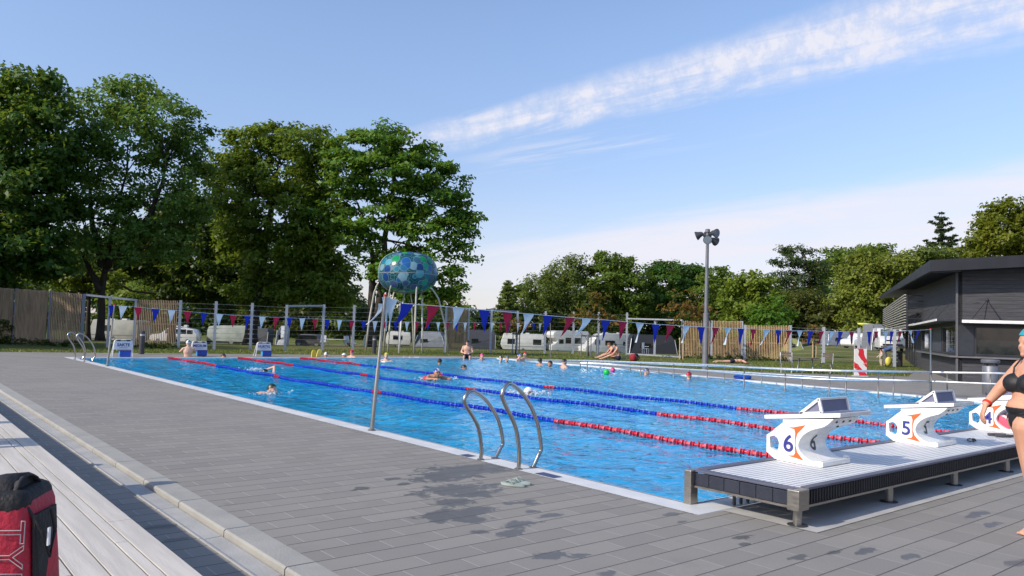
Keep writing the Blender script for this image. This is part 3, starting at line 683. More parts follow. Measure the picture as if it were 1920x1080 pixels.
# backpack (red and black, outlined letters down its front)
az = R(30); dax = V((math.sin(az), math.cos(az), 0)); wax = V((math.cos(az), -math.sin(az), 0))
cor = T(74, 1000, 1.97); bc = cor-wax*.165+dax*.10; bc.z = .40
REDC = mat('red nylon', (.38, .008, .030), .55, 0, .15, 7, .25, 60); BLKC = mat('black nylon', (.007, .007, .009), .7, 0, .2, 7, .3, 60)
t = thing('backpack', 'red and black sports backpack standing on the timber bench', 'backpack', bc, -az)
def rbox(b, c, s, k=.03, seg=3):
    bb = bmesh.new(); bmesh.ops.create_cube(bb, size=1, matrix=M.Translation(V(c)) @ M.Diagonal((*s, 1)))
    bmesh.ops.bevel(bb, geom=bb.edges[:], offset=k, segments=seg, affect='EDGES', profile=.5)
    me = bpy.data.meshes.new('x'); bb.to_mesh(me); bb.free(); b.bm.from_mesh(me); bpy.data.meshes.remove(me); return b
HB = .555
b = rbox(B(), (0, 0, HB/2), (.33, .20, HB), .035); bmesh.ops.subdivide_edges(b.bm, edges=b.bm.edges[:], cuts=2, use_grid_fill=True)
for v in b.bm.verts:
    k = v.co.z/HB; v.co.x *= 1-.10*k*k; v.co.y += -.012*math.sin(3.1*k)*(v.co.y < 0) + .004*mn.noise(v.co*14); v.co.x += .009*mn.noise(v.co*7+V((3, 0, 0)))-.015*k*k; v.co.y += .016*mn.noise(v.co*6+V((0, 5, 0)))
body = b.out('body', REDC, t, smooth='all')
b = B(); b.prism([(.140, -.085, HB*.91), (.140, .05, HB*.91), (.149, .04, HB-.11), (.154, -.02, HB-.18), (.162, -.062, HB-.30), (.170, -.07, .02), (.170, -.088, .02)], (.006, 0, 0)); b.out('side_panel', BLKC, t)
b = B(); b.tube([(-.16, .02, HB-.055), (-.05, .0, HB-.035), (.06, -.005, HB-.022), (.115, -.01, HB-.022)], [.050, .058, .062, .062], 18); rbox(b, (-.005, 0, HB-.030), (.315, .205, .085), .035)
b.sph((-.02, -.045, HB-.015), (.15, .055, .035))
for v in b.bm.verts: v.co += V((-.02, 0, -.02*max(0, -v.co.x/.15)))+V((mn.noise(v.co*11), mn.noise(v.co*11+V((4, 0, 0))), mn.noise(v.co*11+V((0, 7, 0)))))*.012
b.out('hood', BLKC, t, smooth='all')
b = B(); b.lathe([(.063, 0), (.065, .012), (.062, .018), (.059, .016), (.056, -.02), (.0, -.05)], (.086, -.01, HB-.022), 20, axis=(1, -.12, .05)); b.out('collar', BLKC, t, smooth='all')
b = B(); b.tube([(.125, -.08, HB-.03), (.165, -.085, HB-.09), (.178, -.06, HB-.16), (.176, -.03, HB-.10), (.17, -.05, HB-.04)], .004, 6); b.out('zip_cord', BLKC, t); b = B(); b.tube([(.178, -.09, .18), (.185, -.02, .25), (.188, .06, .30)], [.008, .010, .012], 6); b.out('strap', BLKC, t)
b = B(); b.box((.178, -.075, HB-.105), (.004, .012, .045)); b.out('zip_tag', WPAINT, t)
GREYL = mat('silver grey print', (.32, .28, .30), .5)
for ch, zz in (('T', .470), ('Y', .408), ('R', .345)):
    cu = bpy.data.curves.new('t', 'FONT'); cu.body = ch; cu.size = .098; cu.fill_mode = 'NONE'; cu.bevel_depth = .0013; cu.align_x = 'CENTER'; cu.align_y = 'CENTER'; cu.bevel_resolution = 1
    ob = bpy.data.objects.new('t', cu); COL.objects.link(ob); dg = bpy.context.evaluated_depsgraph_get(); me = bpy.data.meshes.new_from_object(ob.evaluated_get(dg)); bpy.data.objects.remove(ob); bpy.data.curves.remove(cu)
    me.materials.clear(); me.transform(M.Translation((.098, -.1135, zz)) @ M(((0, 1, 0, 0), (0, 0, -1, 0), (-1, 0, 0, 0), (0, 0, 0, 1)))); link('letter', me, GREYL, body)

# flip-flops
FOAM = mat('pale grey-green foam', (.30, .36, .33), .75, 0, .15, 9, .2, 80)
t = thing('flip_flops', 'pale grey-green pair of flip-flops on the pavers by the ladder', 'flip-flops', P(968, 909), R(20))
for sx_ in (-1, 1):
    b = B(); pts = []
    for k in range(22):
        a = 2*math.pi*k/22; y = .125*math.cos(a); w = .046+.010*math.sin((y+.05)*12); pts.append((sx_*.058+w*math.sin(a)+.004*sx_*math.cos(a), y, .003))
    b.prism(pts, (0, 0, .022)); s_ = b.out('sole', FOAM, t, bevel=.004)
    b = B(); c_ = sx_*.058; b.tube([(c_-.042, -.03, .022), (c_-.03, .02, .055), (c_, .075, .03), (c_+.03, .02, .055), (c_+.042, -.03, .022)], .0075, 8); b.out('strap', FOAM, s_, smooth='all')

# things lying on the platform: goggles, slippers, towel roll
t = thing('swim_goggles', 'black swimming goggles lying on the platform beside block 5', 'goggles', V((P(1826, 827, PZ).x, P(1826, 827, PZ).y, PZ+.004)), R(25))
b = B(); b.sph((-.04, 0, .012), (.035, .022, .014)); b.sph((.04, 0, .012), (.035, .022, .014)); b.out('lenses', BLACK, t, smooth='all')
b = B(); b.tube([(-.075, 0, .01), (-.15, .02, .006), (-.17, .05, .006), (-.08, .07, .006), (.06, .06, .006), (.15, .03, .006), (.075, 0, .01)], .006, 6); b.out('strap', BLACK, t)
q = P(1876, 818, PZ)
t = thing('sandals', 'dark grey sandal pair on the platform under the towel roll', 'sandals', (q.x, q.y, PZ+.003), R(60))
for s_ in (-1, 1):
    b = B(); b.prism([(s_*.06+.045*math.sin(2*math.pi*k/16), .13*math.cos(2*math.pi*k/16), 0) for k in range(16)], (0, 0, .025)); b.out('sole', mat('dark grey rubber', (.06, .06, .065), .7) if s_ < 0 else bpy.data.materials['dark grey rubber'], t, bevel=.004)
q = P(1896, 806, PZ+.02)
m, nt, out = newmat('striped pink and white towelling'); tc = nd(nt, 'TexCoord').outputs['Object']; sp = nd(nt, 'SeparateXYZ', {0: tc})
st = ramp(nt, mth(nt, 'SINE', mth(nt, 'ADD', mth(nt, 'MULTIPLY', sp.outputs[0], 75.), mth(nt, 'MULTIPLY', sp.outputs[2], 30.))), -.15, .15)
nt.links.new(nd(nt, 'BsdfPrincipled', {'Base Color': mixc(nt, st, (.72, .10, .16), (.78, .74, .74)), 'Roughness': .9}).outputs[0], out.inputs[0])
t = thing('towel_roll', 'rolled pink and white striped towel around a blue core, beside block 4', 'towel', (q.x, q.y, PZ), R(-25))
b = B(); b.tube([(-.16+.03*k, .01*math.sin(k), .115+.008*math.sin(k*2.)) for k in range(11)], [.085, .10, .108, .11, .108, .11, .112, .11, .108, .10, .09], 16); b.out('towel', m, t, smooth='all')
b = B(); b.lathe([(.0, 0), (.075, .0), (.08, .02), (.05, .035), (0, .04)], (.125, 0, .115), 18, axis=(1, -.3, 0)); b.out('core', mat('blue checked cloth', (.06, .10, .22), .8, 0, .6, 40), t, smooth='all')

# ---------------------------------------------------------------- lane signs, boxes, bollards at the far end
def sign(px, py, w, h, word, lab):
    q = P(px, py); t = thing('lane_sign', lab, 'sign', q, R(-4), 'folding signs at the lane ends')
    b = B(); hw = w/2
    for s_, k in ((-1, .0), (1, .34)):
        r_ = [(-hw*1.08, k*.9, 0), (-hw*.93, k*.18, h*.9), (-hw*.86, k*.12, h*.97), (-hw*.7, k*.1, h), (hw*.7, k*.1, h), (hw*.86, k*.12, h*.97), (hw*.93, k*.18, h*.9), (hw*1.08, k*.9, 0)]
        b.tube(r_, .016, 8)
    b.out('frame', WPAINT, t, smooth=True)
    b = B(); b.prism([(-hw*.95, -.018, h*.42), (hw*.95, -.018, h*.42), (hw*.86, -.012, h*.93), (-hw*.86, -.012, h*.93)], (0, -.01, 0)); pn = b.out('panel', WPAINT, t)
    mw = M.Translation((0, -.031, h*.70)) @ M(((1, 0, 0, 0), (0, 0, -1, 0), (0, 1, 0, 0), (0, 0, 0, 1))); text('lettering', word, .235*w, NAVY, pn, mw, .001, .003)
    b = B(); b.box((0, -.03, h*.55), (w*.45, .003, .012)); b.out('underline', mat('grey print', (.35, .37, .42), .6) if 'grey print' not in bpy.data.materials else bpy.data.materials['grey print'], pn)
    b = B(); 
    for s_ in (-.5, .5): b.box((s_*hw, -.01, h*.965), (.12, .05, .05))
    b.out('clip', BLACK, t, bevel=.008)
    t2 = thing('blue_box', 'blue plastic box standing under the sign reading '+word, 'box', q+V((.02, -.10, 0)), R(-4), 'blue boxes under the lane signs')
    b = B(); b.box((0, -.16, .115), (.35, .22, .21), taper=1.05); b.out('box', BLUEP, t2, bevel=.012)
    b = B(); b.box((0, -.16, .230), (.385, .25, .02)); b.out('lid', NAVY, t2, bevel=.006)
    b = B(); b.box((-.180, -.16, .11), (.012, .2, .18)); b.out('pale_side', LBLUEP, t2)  # paler blue plate laid over one side of the box
sign(230, 669, .62, .60, 'SAKTE', 'white folding sign reading SAKTE at the lane end'); sign(373, 667.5, .56, .56, 'MEDIUM', 'white folding sign reading MEDIUM at the lane end'); sign(494, 668, .58, .56, 'HURTIG', 'white folding sign reading HURTIG at the lane end')
def bollard(px, py, h, lab):
    t = thing('bollard_lamp', lab, 'bollard', P(px, py), 0, 'dark bollards on the far deck')
    b = B(); b.lathe([(.10, 0), (.10, h*.78)], (0, 0, 0), 20); b.out('post', DGREY, t, smooth=True)
    b = B(); b.lathe([(.085, h*.785), (.085, h*.87)], (0, 0, 0), 20); b.out('lens', mat('frosted lens', (.45, .47, .48), .3) if 'frosted lens' not in bpy.data.materials else bpy.data.materials['frosted lens'], t, smooth=True)
    b = B(); b.lathe([(.10, h*.875), (.10, h*.97), (.07, h)], (0, 0, 0), 20); b.out('cap', DGREY, t, smooth=True)
bollard(265, 664, .9, 'dark bollard lamp before the timber panel, beside the slow sign'); bollard(701, 663, .85, 'dark bollard lamp standing by the jellyfish sculpture')

# ---------------------------------------------------------------- jellyfish sculpture
DC = T(765, 513, 41.); RX, RZ = 1.56, 1.13
t = thing('jellyfish_sculpture', 'jellyfish sculpture, blue and green glass mosaic dome on eight bent poles', 'sculpture', (DC.x, DC.y, 0))
m, nt, out = newmat('blue and green glass mosaic'); tc = nd(nt, 'TexCoord').outputs['Object']
def vor(ft, scl): 
    v = nd(nt, 'TexVoronoi', {'Vector': tc, 'Scale': scl, 'Randomness': .72}); v.feature = ft; return v
v1 = vor('F1', 2.35); ve = vor('DISTANCE_TO_EDGE', 2.35); sp = nd(nt, 'SeparateXYZ', {0: v1.outputs['Color']})
disc = ramp(nt, v1.outputs['Distance'], .57, .61)
cr = nt.nodes.new('ShaderNodeValToRGB'); cr.color_ramp.interpolation = 'CONSTANT'; nt.links.new(sp.outputs[0], cr.inputs[0])
cols = [(.02, .12, .38), (.03, .26, .48), (.01, .30, .10), (.05, .14, .22), (.07, .12, .28), (.02, .36, .22), (.10, .38, .46), (.015, .06, .22), (.02, .16, .34), (.03, .40, .08), (.22, .38, .46), (.02, .20, .30)]
els = cr.color_ramp.elements; els[0].position = 0; cols = [tuple(min(.9, x*1.35) for x in q_) for q_ in cols]; els[0].color = (*cols[0], 1); els[1].position = 1/12; els[1].color = (*cols[1], 1)
for i in range(2, 12): e = els.new(i/12); e.color = (*cols[i], 1)
gr = mth(nt, 'SUBTRACT', 1., ramp(nt, ve.outputs[0], .012, .035))
c = mixc(nt, disc, cr.outputs[0], (.012, .10, .14)); c = mixc(nt, gr, c, (.12, .28, .30)); rim = mth(nt, 'MULTIPLY', ramp(nt, v1.outputs['Distance'], .51, .54), mth(nt, 'SUBTRACT', 1., ramp(nt, v1.outputs['Distance'], .57, .60))); c = mixc(nt, mth(nt, 'MULTIPLY', rim, .55), c, (.30, .48, .50))
p = nd(nt, 'BsdfPrincipled', {'Base Color': c, 'Roughness': .22, 'Specular IOR Level': .5}); tl = nd(nt, 'BsdfTranslucent', {0: c})
nt.links.new(nd(nt, 'Bump', {'Height': ve.outputs[0], 'Strength': .4, 'Distance': .02}).outputs[0], p.inputs['Normal'])
nt.links.new(nd(nt, 'MixShader', {0: .42, 1: p.outputs[0], 2: tl.outputs[0]}).outputs[0], out.inputs[0])
b = B(); prof = []
for k in range(25):
    a = -math.pi/2+math.pi*k/24; cx, sx_ = math.cos(a), math.sin(a)
    prof.append((RX*abs(cx)**.62, DC.z+RZ*(abs(sx_)**.92)*(1 if sx_ > 0 else -.92)*1))
b.lathe(prof, (0, 0, 0), 40); dome = b.out('mosaic_dome', m, t, smooth='all')
b = B()
for k in range(8):
    a = math.pi*k/8; b.tube([(math.cos(a)*r_*s_*1.004, math.sin(a)*r_*s_*1.004, z) for s_ in (1, -1) for r_, z in (prof if s_ > 0 else prof[::-1])][:25], .012, 5)
b.tube([(RX*1.0*math.cos(q_), RX*1.0*math.sin(q_), DC.z-.05) for q_ in np.linspace(0, 2*math.pi, 40)], .014, 5); b.out('ribs', GALV, dome)
CREAM = mat('cream painted pole', (.55, .54, .48), .45)
for tx, ty, fx, fy, dd in ((708, 533, 685.5, 659, -.8), (732, 540, 719, 660, -1.1), (738, 551, 727, 660, .8), (758, 553, 748, 662, 1.), (770, 554, 774.5, 659, .9), (781, 541, 776, 663, -1.2), (790, 553, 791.5, 662, .6), (811, 543, 840.5, 663, -.6)):
    f_ = P(fx, fy); tp = T(tx, ty, 41+dd); side = (f_-tp)*V((1, 1, 0)); bl = tp+side*.34+V((0, 0, -.45))
    pts = [tp+V((0, 0, .10))-side*.12, tp, tp*.6+bl*.4+V((0, 0, .02)), bl, f_+(bl-f_)*.5+side*.10, f_]
    B().tube(pts, [.03, .04, .042, .045, .045, .045], 10).out('leg', CREAM, t, smooth='all', world=True)

# ---------------------------------------------------------------- floodlight mast
q = P(1322, 693); H = X(1328, 431, x=q.x).z; hm = X(1324, 588, x=q.x).z
t = thing('floodlight_mast', 'tall grey lighting mast with a cluster of floodlights above the lawn', 'lamp post', q)
MAST = mat('grey mast paint', (.16, .165, .18), .5, .2)
B().tube([(0, 0, 0), (0, 0, hm), (0, 0, hm+.04), (0, 0, H)], [.13, .125, .085, .06], 14).out('mast', MAST, t, smooth=True)
b = B(); b.lathe([(.10, H-.1), (.10, H+.02), (.06, H+.04)], (0, 0, 0), 14); b.lathe([(.11, H-.34), (.11, H-.26)], (0, 0, 0), 14); b.out('mast_head', MAST, t, smooth=True)
LENS = mat('floodlight lens', (.22, .24, .26), .12)
for a, z, dn in ((200, H-.42, -.45), (330, H-.42, -.3), (250, H-.16, -.15), (20, H-.12, -.3), (100, H-.2, -.4)):
    d = V((math.cos(R(a)+.3), math.sin(R(a)+.3), 0)); o = d*.34+V((0, 0, z)); ax = (d+V((0, 0, dn))).normalized()
    f = B().lathe([(.06, -.16), (.10, -.10), (.13, 0), (.185, .10), (.19, .14)], o, 14, axis=ax).out('floodlight', DGREY, t, smooth=True)
    B().lathe([(.165, .135), (.165, .15)], o, 14, axis=ax).out('lens', LENS, f)
    B().tube([(0, 0, z), d*.2+V((0, 0, z-.03)), o], .025, 6).out('bracket', DGREY, f)

# ---------------------------------------------------------------- balls, ring, kickboards, bags on the lawn
def ball(px, py, r, m_, lab):
    q = P(px, py+2, -.03); t = B().sph(q+V((0, 0, r*.75)), r, u=20, v=14).out('beach_ball', m_, None, smooth='all'); tag(t, lab, 'ball')
ball(1137, 700.5, .105, mat('green ball', (.02, .50, .06), .35), 'bright green ball floating on the pool water'); ball(1149, 695, .09, mat('pink ball', (.72, .08, .26), .35), 'pink ball floating just behind the green ball')
q = P(1392, 711); b = B(); b.tube([(q.x+.235*math.cos(a), q.y+.21*math.sin(a), .075) for a in np.linspace(0, 2*math.pi, 28, endpoint=False)], .075, 12, closed=True); o = b.out('swim_ring', mat('blue vinyl', (.01, .08, .46), .25), None, smooth='all'); tag(o, 'blue inflatable swim ring lying on the deck edge under the handrail', 'swim ring')
for px, py, h, tl_ in ((589.5, 670, .30, .25), (598.5, 669.5, .32, .45)):
    q = P(px, py); t = thing('kickboard', ('deep yellow' if px < 595 else 'pale yellow')+' foam kickboard standing on the far pool edge', 'kickboard', q+V((0, .06, .01)), R(15), 'yellow kickboards')
    b = B(); pts = [(-.11, 0, 0), (.11, 0, 0), (.115, 0, h*.6), (.08, 0, h*.9), (0, 0, h), (-.08, 0, h*.9), (-.115, 0, h*.6)]; b.prism([(x+z*tl_, y+z*.25, z) for x, y, z in pts], (0, .035, 0)); b.out('board', YELLOWP if px < 595 else mat('pale yellow foam', (.80, .62, .12), .6), t, bevel=.008)
q = P(727, 681, -.02); b = rbox(B(), (q.x, q.y, .03), (.42, .26, .05), .02); o = b.out('kickboard', WHITE, None, smooth=True); tag(o, 'white kickboard floating under the swimmer in the yellow cap', 'kickboard')
q = P(1188, 677.5, .0); t = thing('rucksack', 'dark red rucksack lying on the lawn beside the sunbathing couple', 'rucksack', q, R(20))
b = rbox(B(), (0, 0, .19), (.52, .34, .36), .12); b.out('body', mat('dark red cloth', (.25, .012, .02), .8, 0, .2, 9), t, smooth='all')
b = B(); b.tube([(-.2, -.17, .3), (-.15, -.24, .2), (-.18, -.18, .05)], .025, 6); b.tube([(.12, -.17, .33), (.15, -.24, .2), (.12, -.19, .05)], .025, 6); b.sph((.02, -.1, .34), (.16, .12, .06)); b.out('straps', BLACK, t, smooth='all')
for px, py, c_, lab, w in ((1128, 671, (.03, .035, .05), 'dark picnic blanket spread under the sunbathing couple', 2.6), (1378, 684, (.30, .32, .20), 'faded green towel under the man lying on the lawn', 2.0)):
    q = P(px if w < 2.5 else 1146, py, .0); b = B(); n = 14
    g = [[b.bm.verts.new((q.x-w/2+w*i/n, q.y-.75+1.5*j/8, .008+.012*mn.noise(V((i*.6, j*.7, px))))) for i in range(n+1)] for j in range(9)]
    for j in range(8):
        for i in range(n): b.bm.faces.new((g[j][i], g[j][i+1], g[j+1][i+1], g[j+1][i]))
    o = b.out('blanket' if w > 2.5 else 'towel', mat(lab, c_, .9, 0, .3, 5), None, smooth='all', norm=False); tag(o, lab, 'blanket' if w > 2.5 else 'towel')

# ---------------------------------------------------------------- cafe furniture, banner, bin
q = P(1510, 699); D1 = R(25)
t = thing('bistro_table', 'round folding garden table with crossed legs on the lawn edge', 'table', q, D1)
FUR = mat('pale tube steel', (.50, .52, .53), .4, .3); TOPM = mat('dark wood slats', (.10, .08, .065), .7, 0, .3, 6)
b = B(); b.lathe([(.0, .60), (.52, .60), (.53, .615), (.52, .63), (.0, .63)], (0, 0, 0), 28); b.out('tabletop', TOPM, t)
for s_ in (-1, 1):
    for w in (-1, 1): B().tube([(s_*.26, w*.32, 0), (0, w*.28, .32), (-s_*.26, w*.24, .6)], .018, 7).out('leg', FUR, t, smooth='all')
def chair(px, py, rz, lab):
    t = thing('folding_chair', lab, 'chair', P(px, py), rz, 'folding garden chairs')
    b = B()
    for k in range(5): b.box((-.16+.08*k, 0, .40), (.07, .42, .02))
    b.out('seat', TOPM, t)
    b = B()
    for k in range(2): b.box((-.245-.02*k, 0, .70+.10*k), (.02, .42, .08))
    b.out('backrest', TOPM, t)
    for w in (-1, 1):
        B().tube([(.24, w*.22, 0), (-.16, w*.22, .40), (-.27, w*.22, .84)], .015, 6).out('back_leg', FUR, t, smooth='all'); B().tube([(-.24, w*.20, 0), (.18, w*.20, .39)], .015, 6).out('front_leg', FUR, t, smooth='all')
chair(1475, 699, R(0)+D1, 'slatted folding chair on the lamp-post side of the bistro table'); chair(1549, 700, R(170)+D1, 'slatted folding chair on the banner side of the bistro table')
q = P(1613, 706); 
t = thing('banner_stand', 'upright red and white banner with swirling ice cream stripes on the lawn edge', 'banner', q, R(-38))
m, nt, out = newmat('red and white swirled print'); tc = nd(nt, 'TexCoord').outputs['Object']
wv = nd(nt, 'TexWave', {'Vector': nd(nt, 'VectorMath', {0: tc, 1: (1., 1., .8)}, operation='MULTIPLY').outputs[0], 'Scale': 1.05, 'Distortion': 5., 'Detail': 1.6, 'Detail Scale': 1.6, 'Phase Offset': 2.2}); wv.bands_direction = 'DIAGONAL'
nz1 = nd(nt, 'TexNoise', {'Vector': tc, 'Scale': 5., 'Detail': 2.})
c = mixc(nt, ramp(nt, wv.outputs[1], .50, .54), (.74, .72, .68), (.62, .02, .03)); c = mixc(nt, ramp(nt, nz1.outputs[0], .62, .66), c, (.62, .42, .30))
nt.links.new(nd(nt, 'BsdfPrincipled', {'Base Color': c, 'Roughness': .5}).outputs[0], out.inputs[0])
b = B(); b.box((0, 0, .56), (.50, .05, 1.06)); b.out('panel', m, t, bevel=.01)
b = B(); b.beam((-.25, .0, 0), (-.25, 0, 1.2), .02); b.beam((.25, 0, 0), (.25, 0, 1.2), .02); b.box((0, .02, .02), (.52, .3, .04)); b.out('frame', FUR, t)
q = P(1857, 741)
t = thing('litter_bin', 'round grey steel litter bin with a raised flat lid before the kiosk', 'litter bin', q)
BINM = mat('grey bin paint', (.17, .18, .205), .45, .3, .08)
B().lathe([(.19, 0), (.19, .03), (.205, .05), (.205, .80), (.19, .82)], (0, 0, 0), 26).out('drum', BINM, t, smooth=True)
b = B()
for k in range(4): a = R(45+90*k); b.box((.17*math.cos(a), .17*math.sin(a), .87), (.05, .03, .12), rz=a)
b.out('lid_support', DGREY, t); B().lathe([(.22, .90), (.235, .92), (.235, .985), (.21, 1.0), (0, 1.01)], (0, 0, 0), 26).out('lid', BINM, t, smooth=True)

# ---------------------------------------------------------------- timber kiosk
C0 = V((25.75, 7.22, 0)); dl = V((.8895, .4569, 0)); dr = V((.4569, -.8895, 0)); nL = V((-.4569, .8895, 0)); nR = V((-.8895, -.4569, 0))
def wpt(px, py, n, o=0.):                # pixel -> point on a wall plane pushed out by o
    d = ray(px, py); return CAM+d*((C0+n*o-CAM).dot(n)/d.dot(n))
def sL(px, o=0.): return (wpt(px, 640, nL, o)-C0).dot(dl)
def sR(px, o=0.): return (wpt(px, 640, nR, o)-C0).dot(dr)
m, nt, out = newmat('dark stained timber boards'); pos = nd(nt, 'NewGeometry').outputs['Position']; sp = nd(nt, 'SeparateXYZ', {0: pos})
bz = mth(nt, 'MULTIPLY', sp.outputs[2], 1/.145); gap = ramp(nt, mth(nt, 'ABSOLUTE', mth(nt, 'SUBTRACT', mth(nt, 'FRACT', bz), .5)), .455, .49)
wn_ = nd(nt, 'TexWhiteNoise', {'W': mth(nt, 'FLOOR', bz)}, noise_dimensions='1D')
n1 = nd(nt, 'TexNoise', {'Vector': nd(nt, 'VectorMath', {0: pos, 1: (1.2, 1.2, 22.)}, operation='MULTIPLY').outputs[0], 'Scale': 1.5, 'Detail': 6., 'Roughness': .6}); n2 = nd(nt, 'TexNoise', {'Vector': nd(nt, 'VectorMath', {0: pos, 1: (2.5, 2.5, 6.)}, operation='MULTIPLY').outputs[0], 'Scale': 1.3, 'Detail': 2.})
c = mixc(nt, ramp(nt, n1.outputs[0], .3, .7), (.036, .037, .044), (.075, .075, .082)); c = mixc(nt, mth(nt, 'MULTIPLY', wn_.outputs[0], .35), c, (.05, .05, .058)); c = mixc(nt, ramp(nt, n2.outputs[0], .70, .76), c, (.035, .032, .035)); c = mixc(nt, gap, c, (.012, .012, .014))
p = nd(nt, 'BsdfPrincipled', {'Base Color': c, 'Roughness': .75}); nt.links.new(nd(nt, 'Bump', {'Height': mth(nt, 'SUBTRACT', 1., gap), 'Strength': .6, 'Distance': .01}).outputs[0], p.inputs['Normal']); nt.links.new(p.outputs[0], out.inputs[0]); BOARD = m
FASC = mat('black roof metal', (.008, .009, .014), .55, 0, .25, 2); FRAME = mat('anthracite frame', (.025, .028, .036), .4); PANELM = mat('slate panel', (.055, .062, .085), .5)
t = thing('kiosk', 'dark timber clad kiosk with serving windows and a black overhanging roof', 'building', C0)
zL = wpt(1797, 500, nL).z; LW, RW, ZC = 17., 12., .93
OV = 1.0; e0 = C0+(nL+nR)*OV; e0.z = X(1757, 487, x=e0.x).z
dLr = ray(1649, 556); nn_ = nL; eL = CAM+dLr*((e0-CAM).dot(nn_)/dLr.dot(nn_)); dRr = ray(1920, 478); eR = CAM+dRr*((e0-CAM).dot(nR)/dRr.dot(nR)); eR = e0+(eR-e0)*2.2
th = .42
eF = eL+(eR-e0)
b = B(); hi = [e0, eL, eF, eR]; lo = [q_-V((0, 0, th if i != 1 and i != 2 else .16)) for i, q_ in enumerate(hi)]
b.poly(hi); b.poly(lo[::-1])
for i in range(4): b.poly([lo[i], lo[(i+1) % 4], hi[(i+1) % 4], hi[i]])
bmesh.ops.remove_doubles(b.bm, verts=b.bm.verts[:], dist=1e-4)
rf = b.out('roof', FASC, t, world=True)
def rz(p_):                              # underside of the roof above a point
    a = (p_-e0).dot(dl)/(eL-e0).dot(dl); c_ = (p_-e0).dot(dr)/(eR-e0).dot(dr); return lo[0].z+(lo[1].z-lo[0].z)*a+(lo[3].z-lo[0].z)*c_
b = B()
for k in range(34):
    s_ = -.9+.55*k; b.beam(e0+dl*(s_+1)-nL*.1+V((0, 0, rz(e0+dl*(s_+1))-e0.z-.03)), C0+dl*s_+V((0, 0, rz(C0+dl*s_)-.03)), .05, .05)
b.out('soffit_batten', FASC, rf, world=True)
def wall(n_, d_, L, holes, name):
    """wall slab with real openings: holes (s0, s1, z0, z1)"""
    b = B(); cuts = sorted(set([0., L]+[h for q_ in holes for h in q_[:2]]))
    for a, c_ in zip(cuts, cuts[1:]):
        if c_-a < .01: continue
        mid = (a+c_)/2; hs = sorted((h[2], h[3]) for h in holes if h[0] <= mid <= h[1]); z = 0.
        segs = []
        for z0, z1 in hs: segs.append((z, z0)); z = z1
        segs.append((z, None))
        for z0, z1 in segs:
            A, D = C0+d_*a, C0+d_*c_
            za, zd = (z1, z1) if z1 is not None else (rz(A), rz(D))
            if min(za, zd)-z0 < .02: continue
            b.prism([A+V((0, 0, z0)), D+V((0, 0, z0)), D+V((0, 0, zd)), A+V((0, 0, za))], -n_*.16)
    return b.out(name, BOARD, t, world=True)
wl = [(sL(1792), sL(1768)), (sL(1766), sL(1745)), (sL(1742), sL(1729))]
dr0, dr1 = sL(1716), sL(1698)
holesL = [(a, c_, 1.0, 2.1) for a, c_ in wl]+[(dr0, dr1, .05, 2.35)]
holesR = [(.55, 3.3, 1.0, 2.08), (3.6, 7.5, 1.0, 2.08)]
wall(nL, dl, LW, holesL, 'pool_side_wall'); wall(nR, dr, RW, holesR, 'serving_wall')
b = B(); b.beam(C0+(nL+nR)*.02, C0+(nL+nR)*.02+V((0, 0, rz(C0)-.02)), .075, .075, (nL.x, nL.y, 0)); b.out('corner_trim', mat('grey corner trim', (.10, .10, .11), .6), t, world=True)
def wpanel(n_, d_, a, c_, z0, z1, o, m_, name, par, fr=.05):
    b = B(); A, D = C0+d_*a+n_*o, C0+d_*c_+n_*o
    b.prism([A+V((0, 0, z0)), D+V((0, 0, z0)), D+V((0, 0, z1)), A+V((0, 0, z1))], -n_*.02); return b.out(name, m_, par, world=True)
def wframe(n_, d_, a, c_, z0, z1, bars=()):
    b = B(); off = n_*-.02
    for s0, s1 in ((a, a+.06), (c_-.06, c_)): b.beam(C0+d_*(s0+.03)+off+V((0, 0, z0)), C0+d_*(s0+.03)+off+V((0, 0, z1)), .06, .08, n_)
    for z in (z0+.03, z1-.03): b.beam(C0+d_*(a+.06)+off+V((0, 0, z)), C0+d_*(c_-.06)+off+V((0, 0, z)), .08, .06)
    for s0 in bars: b.beam(C0+d_*s0+off+V((0, 0, z0+.06)), C0+d_*s0+off+V((0, 0, z1-.06)), .05, .06, n_)
    return b.out('window', FRAME, t, world=True)
for i, (a, c_, z0, z1) in enumerate(holesL[:3]): w_ = wframe(nL, dl, a, c_, z0, z1); wpanel(nL, dl, a+.06, c_-.06, z0+.06, z1-.06, -.05, PANELM if i == 1 else GLASSD, 'shutter' if i == 1 else 'pane', w_)
for a, c_, z0, z1 in holesR: w_ = wframe(nR, dr, a, c_, z0, z1); wpanel(nR, dr, a+.06, c_-.06, z0+.06, z1-.06, -.05, GLASSD, 'pane', w_)
wpanel(nR, dr, .02, .53, .98, 2.1, .02, FRAME, 'dark_pier', t)
dd_ = wframe(nL, dl, dr0, dr1, .05, 2.35, [dr0+(dr1-dr0)*k/4 for k in (1, 2, 3)]); dd_.name = 'glazed_door'; wpanel(nL, dl, dr0+.06, dr1-.06, .11, 2.29, -.06, GLASSD, 'pane', dd_)
b = B(); A = sL(1728)
b.beam(C0+dl*-.12+nL*.12+V((0, 0, ZC)), C0+dl*A+nL*.12+V((0, 0, ZC)), .30, .05); b.beam(C0+dr*.0+nR*.13+V((0, 0, ZC)), C0+dr*9+nR*.13+V((0, 0, ZC)), .30, .05); b.out('counter', mat('grey counter', (.15, .15, .165), .5), t, world=True)
WSTRIP = mat('white canopy edge', (.75, .75, .74), .45)
b = B(); b.beam(C0+nR*.02+dr*.1+V((0, 0, 2.22)), C0+nR*.02+dr*10+V((0, 0, 2.22)), 1.3, .05); cn = b.out('canopy', FRAME, t, world=True)
